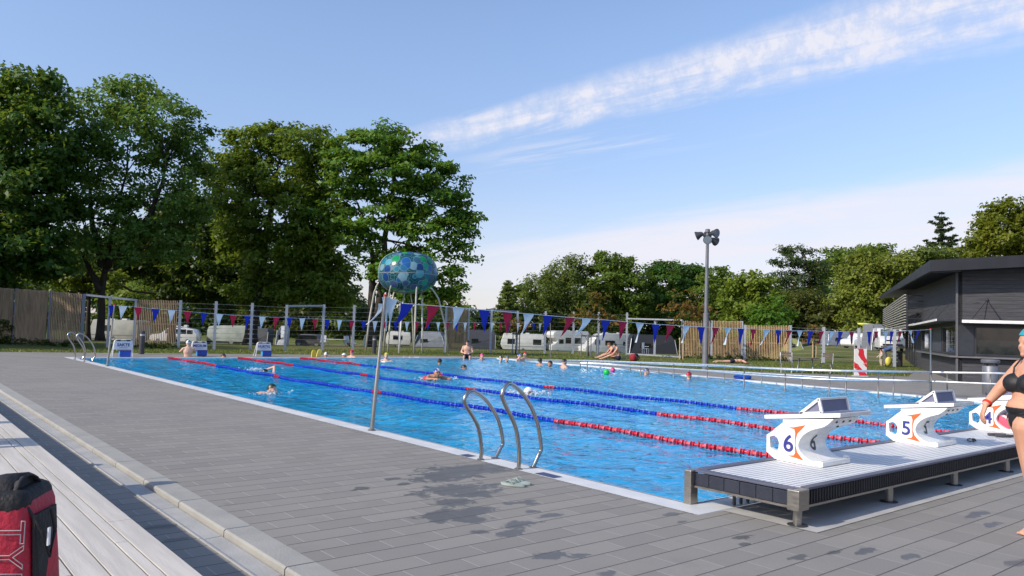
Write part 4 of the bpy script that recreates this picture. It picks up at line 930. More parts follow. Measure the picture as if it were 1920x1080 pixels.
b = B(); b.beam(C0+nR*.69+dr*.06+V((0, 0, 2.235)), C0+nR*.69+dr*10+V((0, 0, 2.235)), .04, .11); b.out('canopy_edge', WSTRIP, cn, world=True)
for p0, p1, zz in ((1793, 1737, 2.28), (1741, 1693, 2.3)):
    b = B(); s0, s1 = sL(p0), sL(p1); b.beam(C0+nL*.33+dl*s0+V((0, 0, zz)), C0+nL*.33+dl*s1+V((0, 0, zz)), .62, .05); cn = b.out('canopy', FRAME, t, world=True)
    b = B(); b.beam(C0+nL*.66+dl*s0+V((0, 0, zz+.01)), C0+nL*.66+dl*s1+V((0, 0, zz+.01)), .03, .08); b.out('canopy_edge', WSTRIP, cn, world=True)
    for k in (.12, .5, .88): q_ = C0+dl*(s0+(s1-s0)*k); B().tube([q_+nL*.62+V((0, 0, zz)), q_+nL*.01+V((0, 0, zz+.8))], .012, 5).out('canopy_rod', FRAME, cn, world=True)
b = B(); ap = C0+dr*.95+nR*.03+V((0, 0, 3.05)); b.sph(ap, .05); b.tube([ap, C0+dr*.35+nR*.6+V((0, 0, 2.26))], .014, 5); b.tube([ap, C0+dr*1.3+nR*.6+V((0, 0, 2.26))], .014, 5); b.out('canopy_rod', FRAME, t, world=True)
q_ = wpt(1719.5, 590, nL, .1); b = B(); b.box(q_, (.12, .12, .26)); b.out('wall_lamp', BLACK, t, world=True, bevel=.02)
# louvred screen hung under the eaves at the far end
ol = .85; s0 = sL(1697, ol); s1 = sL(1656, ol); zt0, zb = wpt(1697, 553, nL, ol).z, wpt(1697, 620, nL, ol).z; zt1 = wpt(1656, 577, nL, ol).z
b = B(); n = 14
for k in range(n):
    z = zb+(zt0-zb)*k/(n-1); b.beam(C0+nL*ol+dl*s0+V((0, 0, z)), C0+nL*ol+dl*s1+V((0, 0, z)), .09, .042)
lv = b.out('louvre_screen', mat('grey louvre slats', (.42, .41, .40), .6, 0, .15, 4), t, world=True)
for s_ in (s0, (s0+s1)/2, s1): B().beam(C0+nL*(ol-.08)+dl*s_+V((0, 0, zb)), C0+nL*(ol-.08)+dl*s_+V((0, 0, zt0)), .06, .08, nL).out('upright', FRAME, lv, world=True)
for k in range(7): B().beam(C0+nL*.0+dl*(s0+.02)+V((0, 0, zb+.05+(zt0-zb-.1)*k/6)), C0+nL*(ol-.1)+dl*(s0+.02)+V((0, 0, zb+.05+(zt0-zb-.1)*k/6)), .03, .04).out('side_slat', FRAME, lv, world=True)
q_ = P(1682.5, 687); t = thing('waste_cabinet', 'slim dark cabinet standing at the far end of the kiosk', 'cabinet', q_, R(27)); b = B(); b.box((0, 0, .42), (.5, .5, .8)); b.out('case', FRAME, t, bevel=.02); b = B(); b.box((0, 0, .84), (.54, .54, .05)); b.out('lid', BLACK, t, bevel=.01)
# ---------------------------------------------------------------- fences
def ztop(b, py):
    d0 = V(b)-CAM; k = (540-py)/FPX; return b[2]+(k*d0.dot(fw)-d0.dot(up))/(up.z-k*fw.z)
FP = {25: (645.5, 541), 90: (648.5, 545), 152: (650.5, 551), 201: (651.6, 557), 250: (652.6, 561), 334: (654.6, 563), 401: (655.6, 565), 469: (656.3, 568), 534: (657, 571.5), 604: (657.6, 571), 661: (658, 572), 748: (659.8, 573), 834: (661, 576), 877: (661.5, 579), 919: (662, 580), 968: (662.6, 583), 1021: (663, 583.5), 1074: (663.5, 584.5), 1121: (664, 585), 1174: (664.8, 586), 1227: (668, 599), 1279: (671.5, 601), 1333: (673, 601), 1390: (674.5, 602), 1396: (675, 609), 1481: (678, 610), 1544: (681, 613), 1610: (684, 615), 1677: (688, 617), -55: (641.5, 535)}
FB = {k: P(k, v[0], -.01) for k, v in FP.items()}; FH = {k: ztop(FB[k], v[1])+.01 for k, v in FP.items()}
def slat_panel(t, a, c, m_, back=0, py0=None, py1=None):
    A, C = FB[a], FB[c]; d = (C-A); L = d.length; d = d/L; n_ = V((d.y, -d.x, 0)); b = B(); s = .07
    ha, hc = (ztop(A, py0) if py0 else FH[a]), (ztop(C, py1) if py1 else FH[c])
    while s < L-.07:
        h = ha+(hc-ha)*s/L-.02+rnd.uniform(-.012, .012); q = A+d*s+n_*(.05+rnd.uniform(-.006, .006)); b.beam(q+V((0, 0, .10)), q+V((0, 0, h)), .026, .058, n_); s += (.100 if m_ is LARCH else .075)
    p_ = b.out('slat_panel', m_, t, world=True)
    b = B()
    for k in (.10, .50, .92): b.beam(A+n_*.015+V((0, 0, ha*k)), C+n_*.015+V((0, 0, hc*k)), .03, .08)
    b.out('rail', LARCHG, p_, world=True)
def fpost(t, k, clips=False, w=.13, m_=None):
    A, h = FB[k], FH[k]; d = V((CAM.x-A.x, CAM.y-A.y, 0)).normalized(); s_ = V((d.y, -d.x, 0)); b = B()
    for o, (x, y) in ((-.055, (w, .012)), (.055, (w, .012)), (0, (.012, .10))): q = A+d*o; b.box(q+V((0, 0, h/2)), (x, y, h), rz=math.atan2(s_.y, s_.x))
    if clips:
        for i in range(9):
            z = h*(.14+.10*i)
            for q_ in (-1, 1): b.box(A+s_*q_*(w/2+.035)+V((0, 0, z)), (.07, .05, .035), rz=math.atan2(s_.y, s_.x))
    b.out('post', m_ or FPOST, t, world=True)
FPOST = mat('pale grey steel post', (.34, .37, .42), .5, .3, .08, 3); FPOSTD = mat('blue grey steel post', (.16, .18, .22), .5, .3, .1, 3)
def wires(t, a, c):
    b = B()
    for i in range(9): b.tube([FB[a]+V((0, 0, FH[a]*(.14+.10*i))), FB[c]+V((0, 0, FH[c]*(.14+.10*i)))], .0045, 4)
    b.out('wire', GALV, t, world=True)
def topbeam(t, a, c, drop=0.):
    b = B(); b.beam(FB[a]+V((0, 0, FH[a]-.04-drop)), FB[c]+V((0, 0, FH[c]-.04-drop)), .07, .09); b.out('top_beam', FPOST, t, world=True)
t = thing('timber_fence', 'dark timber slat fence in the shade of the tall trees', 'fence', FB[90], 0, 'fences around the pool grounds')
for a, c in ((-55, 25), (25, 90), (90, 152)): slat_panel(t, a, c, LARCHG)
for k in (-55, 25, 90, 152): fpost(t, k, False, .14, FPOSTD)
t = thing('gate_frame', 'open steel gateway frame between two timber fence panels', 'gate', FB[201]); topbeam(t, 152, 250)
for k in (201, 250): fpost(t, k, False, .11)
t = thing('timber_fence', 'single shaded timber panel beside the open gateway frame', 'fence', FB[334], 0, 'fences around the pool grounds')
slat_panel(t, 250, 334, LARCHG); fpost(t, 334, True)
t = thing('wire_fence', 'pale steel post and wire fence before the parked caravans and the jellyfish sculpture', 'fence', FB[604], 0, 'fences around the pool grounds')
ks = [401, 469, 534, 604, 661, 748, 834]
for k in ks: fpost(t, k, True)
for a, c in zip([334]+ks, ks): wires(t, a, c)
topbeam(t, 534, 604, .02)
t = thing('timber_fence', 'narrow dark timber panel behind the man sitting on the pool edge', 'fence', FB[877], 0, 'fences around the pool grounds')
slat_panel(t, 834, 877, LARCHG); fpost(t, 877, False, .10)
t = thing('wire_fence', 'steel post and wire fence in front of the motorhomes', 'fence', FB[1021], 0, 'fences around the pool grounds')
ks = [919, 968, 1021, 1074, 1121, 1174]
for k in ks: fpost(t, k, k > 930)
for a, c in zip([877]+ks, ks): wires(t, a, c)
topbeam(t, 877, 968)
t = thing('gate_frame', 'wide steel frame with a top beam beside the sunlit timber panels', 'gate', FB[1227])
fpost(t, 1227, False, .14); b = B(); b.beam(FB[1174]+V((0, 0, ztop(FB[1174], 597))), FB[1279]+V((0, 0, ztop(FB[1279], 600))), .07, .09); b.beam(FB[1174]+V((0, 0, .06)), FB[1279]+V((0, 0, .06)), .07, .09); b.out('top_beam', FPOST, t, world=True)
t = thing('timber_fence', 'sunlit golden timber slat fence behind the lighting mast', 'fence', FB[1333], 0, 'fences around the pool grounds')
slat_panel(t, 1279, 1333, LARCH); slat_panel(t, 1333, 1390, LARCH); slat_panel(t, 1396, 1481, LARCH)
for k in (1279, 1333, 1390, 1396): fpost(t, k, False, .15)
b = B(); q = (FB[1396]*.45+FB[1481]*.55); d_ = (FB[1481]-FB[1396]).normalized(); n_ = V((d_.y, -d_.x, 0)); s_ = 0
t2 = thing('wire_fence', 'open post and wire fence between the timber panels and the kiosk', 'fence', FB[1544], 0, 'fences around the pool grounds')
for k in (1481, 1544, 1610, 1677): fpost(t2, k, True, .17)
for a, c in ((1481, 1544), (1544, 1610), (1610, 1677)): wires(t2, a, c)

# ---------------------------------------------------------------- camp site vehicles
AWN = mat('grey awning cloth', (.17, .19, .22), .85, 0, .15, 2); TARP = mat('pale green-grey tarpaulin', (.36, .40, .36), .7, 0, .15, 1.5, .3, 3); CHROME = mat('dull alloy', (.45, .45, .46), .35, .8)
VPAINT = mat('white car paint', (.74, .75, .76), .22, 0, .03, 2, coat=.6); SKIRT = mat('grey skirt plastic', (.10, .10, .11), .6)
def wheel(t, x, y, r):
    w = B().lathe([(r*.55, -.09), (r*.95, -.09), (r, -.06), (r, .06), (r*.95, .09), (r*.55, .09)], (x, y, r), 18, axis=(0, 1, 0)).out('wheel', RUBBER, t, smooth=True)
    B().lathe([(0, -.10), (r*.58, -.10), (r*.58, .10), (0, .10)], (x, y, r), 14, axis=(0, 1, 0)).out('rim', CHROME, w)
def vehicle(name, cat, lab, px, d, L, H, prof, W, wins, wheels, turn=0., m_=None, extra=None, group='vehicles on the camp site', lift=.22, wr=.32, bev=.05):
    """side profile prof (u along the length, w of the height) pushed back by W; windows sit in front of the visible side"""
    g = G(px, d); t = thing(name, lab, cat, g, -YAW+turn, group)
    b = B(); b.prism([(u*L-L/2, -W/2, lift+w*(H-lift)) for u, w in prof], (0, W, 0)); b.out('body', m_ or CARAVAN, t, smooth=True, bevel=bev)
    for u0, u1, w0, w1, sh in wins:
        z0, z1 = lift+w0*(H-lift), lift+w1*(H-lift); x0, x1 = u0*L-L/2, u1*L-L/2
        for y in (-W/2-.006, W/2+.006):
            b = B(); b.box(((x0+x1)/2, y, (z0+z1)/2), (x1-x0+.06, .02, z1-z0+.06)); f_ = b.out('window', SKIRT, t, bevel=.02)
            b = B(); sk = sh*(z1-z0); b.prism([(x0, y-.014 if y < 0 else y+.006, z0), (x1, y-.014 if y < 0 else y+.006, z0), (x1-max(0, -sk), y-.014 if y < 0 else y+.006, z1), (x0+max(0, sk), y-.014 if y < 0 else y+.006, z1)], (0, .008, 0)); b.out('pane', GLASSD, f_)
    for u in wheels:
        for y in (-W/2+.10, W/2-.10): wheel(t, u*L-L/2, y, wr)
    b = B(); b.box((0, 0, lift+.02), (L*.9, W*.9, .2)); b.out('underbody', SKIRT, t)
    if extra: extra(t, L, H, W)
    return t
def stripe(w0, m_, h=.05):
    def f(t, L, H, W):
        b = B(); b.box((0, -W/2-.008, w0*H), (L*.92, .012, h)); b.out('stripe', m_, t)
        b = B(); b.box((L*.1, 0, H+.06), (.5, .5, .12)); b.box((-L*.2, .2, H+.04), (.7, .5, .08)); b.out('roof_vent', CARAVAN, t, bevel=.02)
    return f
CVP = [(.04, .06), (.0, .30), (.01, .55), (.06, .97), (.10, 1.), (.93, 1.), (.97, .97), (1., .6), (.985, .12), (.96, .0), (.08, .0)]
MHP = [(.0, .10), (.0, .30), (.10, .38), (.155, .52), (.06, .64), (.03, .78), (.06, .93), (.14, 1.), (.96, 1.), (.99, .96), (1., .1), (.99, .0), (.02, .0)]
MLP = [(.0, .10), (.01, .30), (.12, .40), (.23, .70), (.34, .93), (.44, 1.), (.95, 1.), (.985, .92), (1., .55), (.985, .0), (.02, .0)]
def cab(u0, u1, w0, w1):
    def f(t, L, H, W):
        z0, z1 = H*w0, H*w1; b = B(); b.prism([(u0*L-L/2, -W*.42, z0), (u0*L-L/2, W*.42, z0), (u1*L-L/2, W*.42, z1), (u1*L-L/2, -W*.42, z1)], (-.02, 0, .015)); b.out('windscreen', GLASSD, t)
        b = B(); b.box((-L/2-.0, -W*.36, H*.22), (.06, .28, .16)); b.box((-L/2, W*.36, H*.22), (.06, .28, .16)); b.out('headlight', CHROME, t, bevel=.02)
        b = B(); b.box((0, 0, H+.05), (.6, .5, .10)); b.box((L*.3, 0, H+.05), (.6, .5, .10)); b.out('roof_vent', CARAVAN, t, bevel=.02)
        b = B(); b.box((L*.22, -W/2-.008, H*.36), (L*.40, .012, .05)); b.box((L*.30, -W/2-.008, H*.47), (L*.30, .012, .05)); b.out('stripe', mat('slate decal', (.10, .13, .18), .5) if 'slate decal' not in bpy.data.materials else bpy.data.materials['slate decal'], t)
    return f
vehicle('caravan', 'caravan', 'long white caravan with two dark windows, beside the motorhomes', 981, 106, 6.0, 2.45, CVP, 2.2, [(.14, .30, .36, .66, 0), (.72, .90, .36, .66, 0)], [.5], .06, None, stripe(.3, SKIRT))
vehicle('motorhome', 'motorhome', 'white motorhome with a bulging overcab, beside the long caravan', 1064, 107, 5.9, 3.05, MHP, 2.2, [(.19, .30, .38, .58, .4), (.36, .50, .40, .66, 0), (.60, .76, .40, .66, 0)], [.16, .76], .42, None, cab(.105, .150, .40, .54), bev=.07)
vehicle('motorhome', 'motorhome', 'low-profile white motorhome with sloping cab and dark side decals behind the couple', 1135, 107, 7.4, 2.95, MLP, 2.25, [(.20, .30, .42, .66, .5), (.42, .62, .40, .62, 0), (.80, .92, .40, .58, 0)], [.16, .74], .40, None, cab(.125, .225, .42, .69), bev=.07)
vehicle('caravan', 'caravan', 'small white caravan parked behind the legs of the jellyfish sculpture', 748, 82, 2.6, 1.75, CVP, 2.0, [(.30, .66, .42, .72, 0)], [.5], .1, None, stripe(.25, SKIRT), lift=.4)
vehicle('caravan', 'caravan', 'white caravan partly hidden under a dark awning roof', 901, 84, 3.0, 1.75, CVP, 2.1, [(.2, .5, .4, .7, 0)], [.5], .0, None, stripe(.3, AWN))
vehicle('caravan', 'caravan', 'white caravan glimpsed behind the thick tree trunk', 226, 70, 4.6, 1.95, CVP, 2.1, [(.2, .45, .42, .7, 0)], [.5], -.1, mat('shaded caravan white', (.27, .28, .26), .6, 0, .15, 1.2, dirt=.3), stripe(.3, SKIRT))  # caravan white darkened: tree shade put into the colour, plus mottled dirt
vehicle('caravan', 'caravan', 'caravan under a pale tarpaulin cover with a side awning', 441, 78, 4.9, 2.0, [(.0, .05), (.01, .7), (.04, .92), (.3, .98), (.6, 1.), (.97, .96), (1., .7), (1., .05)], 2.2, [], [.5], .05, TARP, None, lift=.3)
CARP = [(.0, .12), (.0, .40), (.06, .50), (.22, .56), (.36, .95), (.44, 1.), (.80, 1.), (.92, .93), (.99, .58), (1., .15), (.97, .0), (.03, .0)]
def roofrack(t, L, H, W):
    b = B(); b.box((.4, 0, H+.12), (1.5, .8, .08), rot=M.Rotation(.12, 3, 'Y')); b.box((.9, 0, H+.22), (.3, .5, .2)); b.out('roof_load', CARAVAN, t)
vehicle('parked_car', 'car', 'white estate car with luggage on its roof beside the shaded timber panel', 331, 76, 4.4, 1.55, CARP[::1], 1.75, [(.34, .52, .60, .88, .35), (.56, .76, .60, .90, 0), (.79, .90, .60, .86, -.5)], [.18, .80], .1, VPAINT, roofrack, lift=.25, bev=.05)
vehicle('parked_car', 'car', 'dark car showing its sloping windscreen under the trees', 582, 74, 2.4, 1.2, [(.0, .1), (.02, .5), (.2, 1.), (.8, 1.), (.98, .5), (1., .1)], 1.7, [(.14, .86, .48, .92, .2)], [.15, .85], 0, SKIRT, None, lift=.2)
def awning(px, d, L, H, D, lab, m_, fl=0.):
    g = G(px, d); t = thing('awning_tent', lab, 'awning', g, -YAW, 'awnings and tents on the camp site')
    b = B(); b.prism([(-L/2, -D/2, H*.0), (L/2, -D/2, 0), (L/2*(1-fl), -D/2+.3, H*.75), (L/2*(1-fl)-.2, -D/2+.8, H), (-L/2*(1-fl)+.2, -D/2+.8, H), (-L/2*(1-fl), -D/2+.3, H*.75)], (0, D, 0)); bo = b.out('canvas', m_, t, bevel=.04)
    b = B(); b.box((-L*.16, -D/2+.10, H*.42), (L*.22, .03, H*.3), rot=M.Rotation(.38, 3, 'X')); b.out('clear_window', GLASSD, t)
    for x in (-1, 1): B().beam((x*L/2, -D/2-.02, 0), (x*L/2*(1-fl), -D/2+.28, H*.78), .05).out('pole', GALV, t)
awning(808, 80, 3.4, 1.75, 2.4, 'grey awning tent with a clear window behind the sculpture', AWN, .28)
awning(491, 77, 1.7, 1.75, 2., 'dark side awning attached to the tarpaulin covered caravan', mat('dark awning', (.05, .055, .06), .85))
awning(901, 80.5, 3.2, 2.05, 1.4, 'dark awning roof behind the man sitting on the pool edge', mat('charcoal awning', (.035, .04, .055), .85))
awning(1222, 70, 4.3, 1.75, 2.2, 'low dark tent pitched behind the wide steel gateway', mat('black tent cloth', (.012, .015, .022), .8), .1)
awning(1643, 68, 1.8, 2.3, 2., 'grey tent with a peaked top behind the white van', mat('mid grey tent', (.15, .16, .18), .8), .35)
awning(1577, 82, 3.6, 1.5, 2., 'flat grey tarpaulin shelter beyond the open wire fence', mat('blue grey tarpaulin', (.13, .15, .19), .8), .12)
awning(1487, 78, 1.6, 1.3, 2., 'small olive tent beside the end of the sunlit timber fence', mat('olive tent', (.20, .22, .08), .8), .45)
awning(530, 72, 1.0, 1.9, .8, 'narrow pale utility tent beside the steel door frame', mat('pale tent', (.42, .45, .50), .8), .05)
# white van facing the pool, and the car behind it
g = G(1664, 66); t = thing('van', 'white van facing the pool, parked by the end of the kiosk', 'van', g, math.atan2(CAM.y-g.y, CAM.x-g.x)+.16, 'vehicles on the camp site')
b = B(); b.prism([(x, -.95, z) for x, z in ((2.4, .28), (2.45, .62), (2.38, .98), (2.25, 1.08), (1.55, 1.22), (.95, 1.84), (.6, 1.93), (-2.3, 1.95), (-2.42, 1.8), (-2.45, .3))], (0, 1.9, 0)); b.out('body', VPAINT, t, smooth=True, bevel=.07)
b = B(); b.prism([(1.52, -.78, 1.27), (1.52, .78, 1.27), (1.0, .70, 1.80), (1.0, -.70, 1.80)], (.03, 0, .03)); b.out('windscreen', mat('bluish windscreen', (.06, .10, .11), .08), t)
for s_ in (-1, 1):
    b = B(); b.prism([(2.37, s_*.60, .84), (2.30, s_*.93, .84), (2.24, s_*.92, 1.0), (2.35, s_*.60, .96)], (.05, 0, 0)); b.out('headlight', CHROME, t)
    b = B(); b.prism([(1.45, s_*.958, 1.22), (.1, s_*.958, 1.22), (.1, s_*.93, 1.72), (.95, s_*.93, 1.72)], (0, s_*.01, 0)); b.out('side_window', GLASSD, t)
    b = B(); b.box((1.25, s_*1.07, 1.2), (.12, .2, .24)); b.out('mirror', BLACK, t, bevel=.03)
    for x in (1.55, -1.5): wheel(t, x, s_*.82, .34)
b = B(); b.box((2.41, 0, .90), (.06, 1.2, .10)); b.box((2.46, 0, .55), (.05, 1.5, .14)); b.out('grille', BLACK, t, bevel=.01)
b = B(); b.lathe([(0, 0), (.075, 0), (.07, .02), (0, .025)], (2.44, 0, .91), 16, axis=(1, 0, 0)); b.out('emblem', CHROME, t)
b = B(); b.box((2.47, 0, .40), (.05, 1.8, .08)); b.box((2.475, 0, .47), (.03, .5, .11)); b.out('bumper', SKIRT, t, bevel=.01)
vehicle('parked_car', 'car', 'white car parked beside the van beyond the wire fence', 1616, 74, 3.6, 1.5, CARP, 1.75, [(.34, .52, .60, .88, .35), (.56, .76, .60, .90, 0)], [.18, .80], .35, VPAINT, None, lift=.25)
g = T(1630, 610, 72); b = B(); b.sph(g, (1.1, .28, .17), rot=M.Rotation(-YAW-.1, 3, 'Z') @ M.Rotation(.12, 3, 'Y'), u=20, v=10); o = b.out('kayak', mat('lime kayak plastic', (.62, .66, .06), .4), None, smooth='all'); tag(o, 'lime yellow kayak carried on the roof of the white car', 'kayak')
# paddle board leaning on a trunk, camp table with chairs
g = G(684, 70); b = B(); n = 26; pts = [(.25*math.sin(2*math.pi*k/n)*(1 if abs(math.cos(2*math.pi*k/n)) < .9 else .9), 0, .68-.68*math.cos(2*math.pi*k/n)) for k in range(n)]
mm = M.Translation(g) @ M.Rotation(-YAW, 4, 'Z') @ M.Rotation(.22, 4, 'Y'); b.prism([mm @ V(p_) for p_ in pts], mm.to_3x3() @ V((0, .09, 0))); o = b.out('paddle_board', WHITE, None, bevel=.02); tag(o, 'white paddle board leaning against a tree trunk behind the wire fence', 'paddle board')
g = G(630, 72); t = thing('camp_table', 'white camping table with folding legs behind the wire fence', 'table', g, -YAW)
b = B(); b.box((0, 0, .72), (1.9, .7, .04)); b.out('tabletop', WPAINT, t)
for x in (-.8, .8): b = B(); b.beam((x-.2, -.3, 0), (x+.2, -.3, .7), .04); b.beam((x+.2, .3, 0), (x-.2, .3, .7), .04); b.out('leg', GALV, t)
for i, (dx, wd_) in enumerate(((-.95, .5), (.9, .5), (1.45, .5))):
    t = thing('camp_chair', ['pale camping chair by the end of the white camping table', 'pale camping chair on the trunk side of the white camping table', 'pale camping chair standing apart behind the white camping table'][i], 'chair', g+r0*dx*1.25+V((0, 0, 0)), -YAW+.6*i, 'camping chairs')
    b = B(); b.box((0, 0, .42), (.5, .5, .04)); b.box((0, .26, .74), (.5, .04, .62), rot=M.Rotation(-.2, 3, 'X')); b.out('cloth_seat', mat('pale blue grey cloth', (.45, .50, .56), .8) if 'pale blue grey cloth' not in bpy.data.materials else bpy.data.materials['pale blue grey cloth'], t)
    b = B(); b.beam((-.25, -.25, 0), (.25, .25, .42), .03); b.beam((.25, -.25, 0), (-.25, .25, .42), .03); b.out('frame', GALV, t)
g = G(805*0+1211, 66); t = thing('garden_chair', 'white plastic garden chair before the low dark tent', 'chair', g, .3)
b = B(); b.box((0, 0, .42), (.45, .45, .04)); b.box((0, .22, .68), (.45, .04, .5)); b.box((-.22, 0, .6), (.04, .4, .04)); b.box((.22, 0, .6), (.04, .4, .04))
for x in (-.2, .2):
    for y in (-.2, .2): b.beam((x, y, 0), (x, y, .42), .045)
b.out('chair_shell', WHITE, t, bevel=.01)
# ---------------------------------------------------------------- trees
def leaves(centers, outward, size, n_each, spread, flat=.6, upb=.7, droop=0., asp=.62):
    size = size*1.3
    """leaf quads scattered round clump centres"""
    C = np.repeat(centers, n_each, 0); O = np.repeat(outward, n_each, 0); n = len(C)
    p = nrg.normal(size=(n, 3)); p *= (nrg.random((n, 1))**.4)/np.maximum(np.linalg.norm(p, axis=1, keepdims=True), 1e-6)
    p *= spread*nrg.uniform(.7, 1.25, (n, 1)); p[:, 2] *= flat
    c = C+p
    nm = O*.55+nrg.normal(size=(n, 3))*.55; nm[:, 2] += upb; nm /= np.linalg.norm(nm, axis=1, keepdims=True)
    a = nrg.normal(size=(n, 3)); a[:, 2] -= droop; a -= nm*(a*nm).sum(1, keepdims=True); a /= np.linalg.norm(a, axis=1, keepdims=True); b = np.cross(nm, a)
    s = size*nrg.uniform(.6, 1.35, (n, 1)); fold = nm*s*.16
    return np.stack([c-a*s*.55, c+b*s*asp*.5+fold-a*s*.05, c+a*s*.6, c-b*s*asp*.5+fold-a*s*.05], 1)
def ell_clumps(lobes, d, k, rc):
    """clump centres in the shells of ellipsoid lobes given as (px, py, rx, ry[, depth shift in m])"""
    cs, os_ = [], []
    vd = np.array([math.sin(YAW), math.cos(YAW), 0])
    for i, L in enumerate(lobes):
        px, py, rx, ry = L[:4]; dd = L[4] if len(L) > 4 else rnd.uniform(-.35, .35)*rx*d/FPX*1.6
        c = np.array(T(px, py, d+dd)); sx_, sz_ = rx*d/FPX, ry*d/FPX; sy = .5*(sx_+sz_)*1.05
        n = max(6, int(k*(sx_*sz_+sx_*sy+sy*sz_)/(rc*rc)))
        u = nrg.normal(size=(n, 3)); u /= np.linalg.norm(u, axis=1, keepdims=True)
        rr = .50+.50*np.sqrt(nrg.random(n))
        bump = np.array([1+.45*mn.noise(V(q*2.3)+V((i*7.3, px*.01, 1))) for q in u])
        q = u*(rr*bump)[:, None]
        w = c+np.outer(q[:, 0]*sx_, np.array(r0))+np.outer(q[:, 1]*sy, vd)+np.outer(q[:, 2]*sz_, [0, 0, 1])
        o = np.outer(u[:, 0], np.array(r0))+np.outer(u[:, 1], vd)+np.outer(u[:, 2], [0, 0, 1])
        cs.append(w); os_.append(o)
    return np.concatenate(cs), np.concatenate(os_)
def tree(name, lab, px, d, lobes, mt, leaf=.24, dens=1., trunk=None, bark=None, group=None, rc=None, flat=.6, droop=0., upb=.7, limbs=26, tr_px=None, asp=.62, base=None, k=.6):
    g = base or G(px, d); t = thing(name, lab, 'tree' if 'shrub' not in name else 'shrub', g, 0, group)
    rc = rc or leaf*3.2
    cs, os_ = ell_clumps(lobes, d, k*3.6, rc); nl = max(4, int(dens*58))
    q = leaves(cs, os_, leaf, nl, rc, flat, upb, droop, asp)-np.array(g)
    quads('crown', q, mt, t)
    tops = [V(T(l[0], l[1], d)) for l in lobes]; cen = sum(tops, V())/len(tops)
    b = B(); paths = trunk or [[(px, None), (px+(lobes[0][0]-px)*.3, lobes[0][1]+lobes[0][3]*.4)]]; r_ = (tr_px or 7)*d/FPX
    joints = []
    for pth in paths:
        pts = [g if y is None else T(x, y, d) for x, y in pth]; fine = []
        for a, c in zip(pts, pts[1:]):
            for i in range(5): q_ = a.lerp(c, i/5); fine.append(q_+V((mn.noise(q_*.5), mn.noise(q_*.5+V((9, 0, 0))), 0))*r_*.5)
        fine.append(pts[-1]); n = len(fine); rr = [r_*(1-.8*(i/(n-1))**.9)*(1.25 if i == 0 else 1) for i in range(n)]
        b.tube(fine, rr, 9); joints += list(zip(fine, rr))[n//3:]
    for i in range(limbs):
        tgt = V(cs[rnd.randrange(len(cs))]); j = min((jj for jj in joints if jj[0].z < tgt.z+.5), key=lambda jj: (jj[0]-tgt).length+rnd.uniform(0, 2), default=joints[0]); a = j[0]
        mid = a.lerp(tgt, .5)+V((rnd.uniform(-.4, .4), rnd.uniform(-.4, .4), -.08*(tgt-a).length)); r1 = min(j[1]*.6, .018*(tgt-a).length+.01)
        b.tube([a, a.lerp(mid, .5)+V((0, 0, .1)), mid, mid.lerp(tgt, .5)+V((0, 0, .12)), tgt], [r1, r1*.85, r1*.65, r1*.45, r1*.15], 6)
    b.out('trunk', bark or BARK, t, smooth='all', world=True); return t
def spruce(lab, px, top, d, hw, mt, bark=None, levels=16, tilt=.25, ragged=.25, name='spruce_tree', lo=.06, leaf=.30):
    g = G(px, d); t = thing(name, lab, 'tree', g, 0, 'trees beyond the fence'); H = T(px, top, d).z-g.z; hw = hw*d/FPX
    B().tube([(0, 0, 0), (0, 0, H*.5), (0, 0, H)], [.22, .13, .02], 8).out('trunk', bark or BARK, t, smooth='all')
    cs, os_ = [], []
    for i in range(levels):
        k = lo+(1-lo)*(i/levels)**.9; n = max(4, int(9*(1-k)+4))
        for j in range(n):
            a = 2*math.pi*(j/n)+rnd.uniform(-.3, .3)+i; L = hw*(1.04-k)**.8*rnd.uniform(1-ragged, 1+ragged); zj = rnd.uniform(-1, 1)*ragged*.9
            m_ = max(2, int(L/.42))
            for s in range(m_):
                r_ = L*(s+1)/m_; cs.append((math.cos(a)*r_, math.sin(a)*r_, k*H-r_*tilt+.18*(r_/L)**3*L+rnd.uniform(-.1, .1)+zj*r_/L)); os_.append((math.cos(a), math.sin(a), .2))
        
    cs.append((0, 0, H)); os_.append((0, 0, 1))
    quads('crown', leaves(np.array(cs), np.array(os_), leaf, 30, .38, .38, .6, .15, .34), mt, t); return t

LF_D = leafmat('deep maple leaf', (0.027, 0.091, 0.018), (0.075, 0.175, 0.026)); LF_A = leafmat('ash leaf', (0.062, 0.160, 0.032), (0.143, 0.266, 0.049)); LF_L = leafmat('linden leaf', (0.068, 0.145, 0.018), (0.192, 0.266, 0.029))
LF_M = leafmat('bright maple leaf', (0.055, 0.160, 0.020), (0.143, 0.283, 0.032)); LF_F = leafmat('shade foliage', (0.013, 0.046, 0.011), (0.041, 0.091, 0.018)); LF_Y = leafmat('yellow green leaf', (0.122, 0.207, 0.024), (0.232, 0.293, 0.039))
LF_B = leafmat('birch leaf', (0.159, 0.220, 0.034), (0.281, 0.305, 0.055)); LF_G = leafmat('field maple leaf', (0.073, 0.146, 0.022), (0.171, 0.244, 0.037)); LF_P = leafmat('pine needles', (0.027, 0.061, 0.022), (0.067, 0.104, 0.032), .25); LF_S = leafmat('spruce needles', (0.024, 0.051, 0.022), (0.061, 0.085, 0.034), .2)
LF_R = leafmat('russet leaf', (0.134, 0.067, 0.020), (0.232, 0.134, 0.030)); LF_W = leafmat('willow leaf', (0.098, 0.159, 0.037), (0.195, 0.244, 0.063)); LF_O = leafmat('olive foliage', (0.061, 0.085, 0.020), (0.134, 0.140, 0.034))
TG = 'trees beyond the fence'
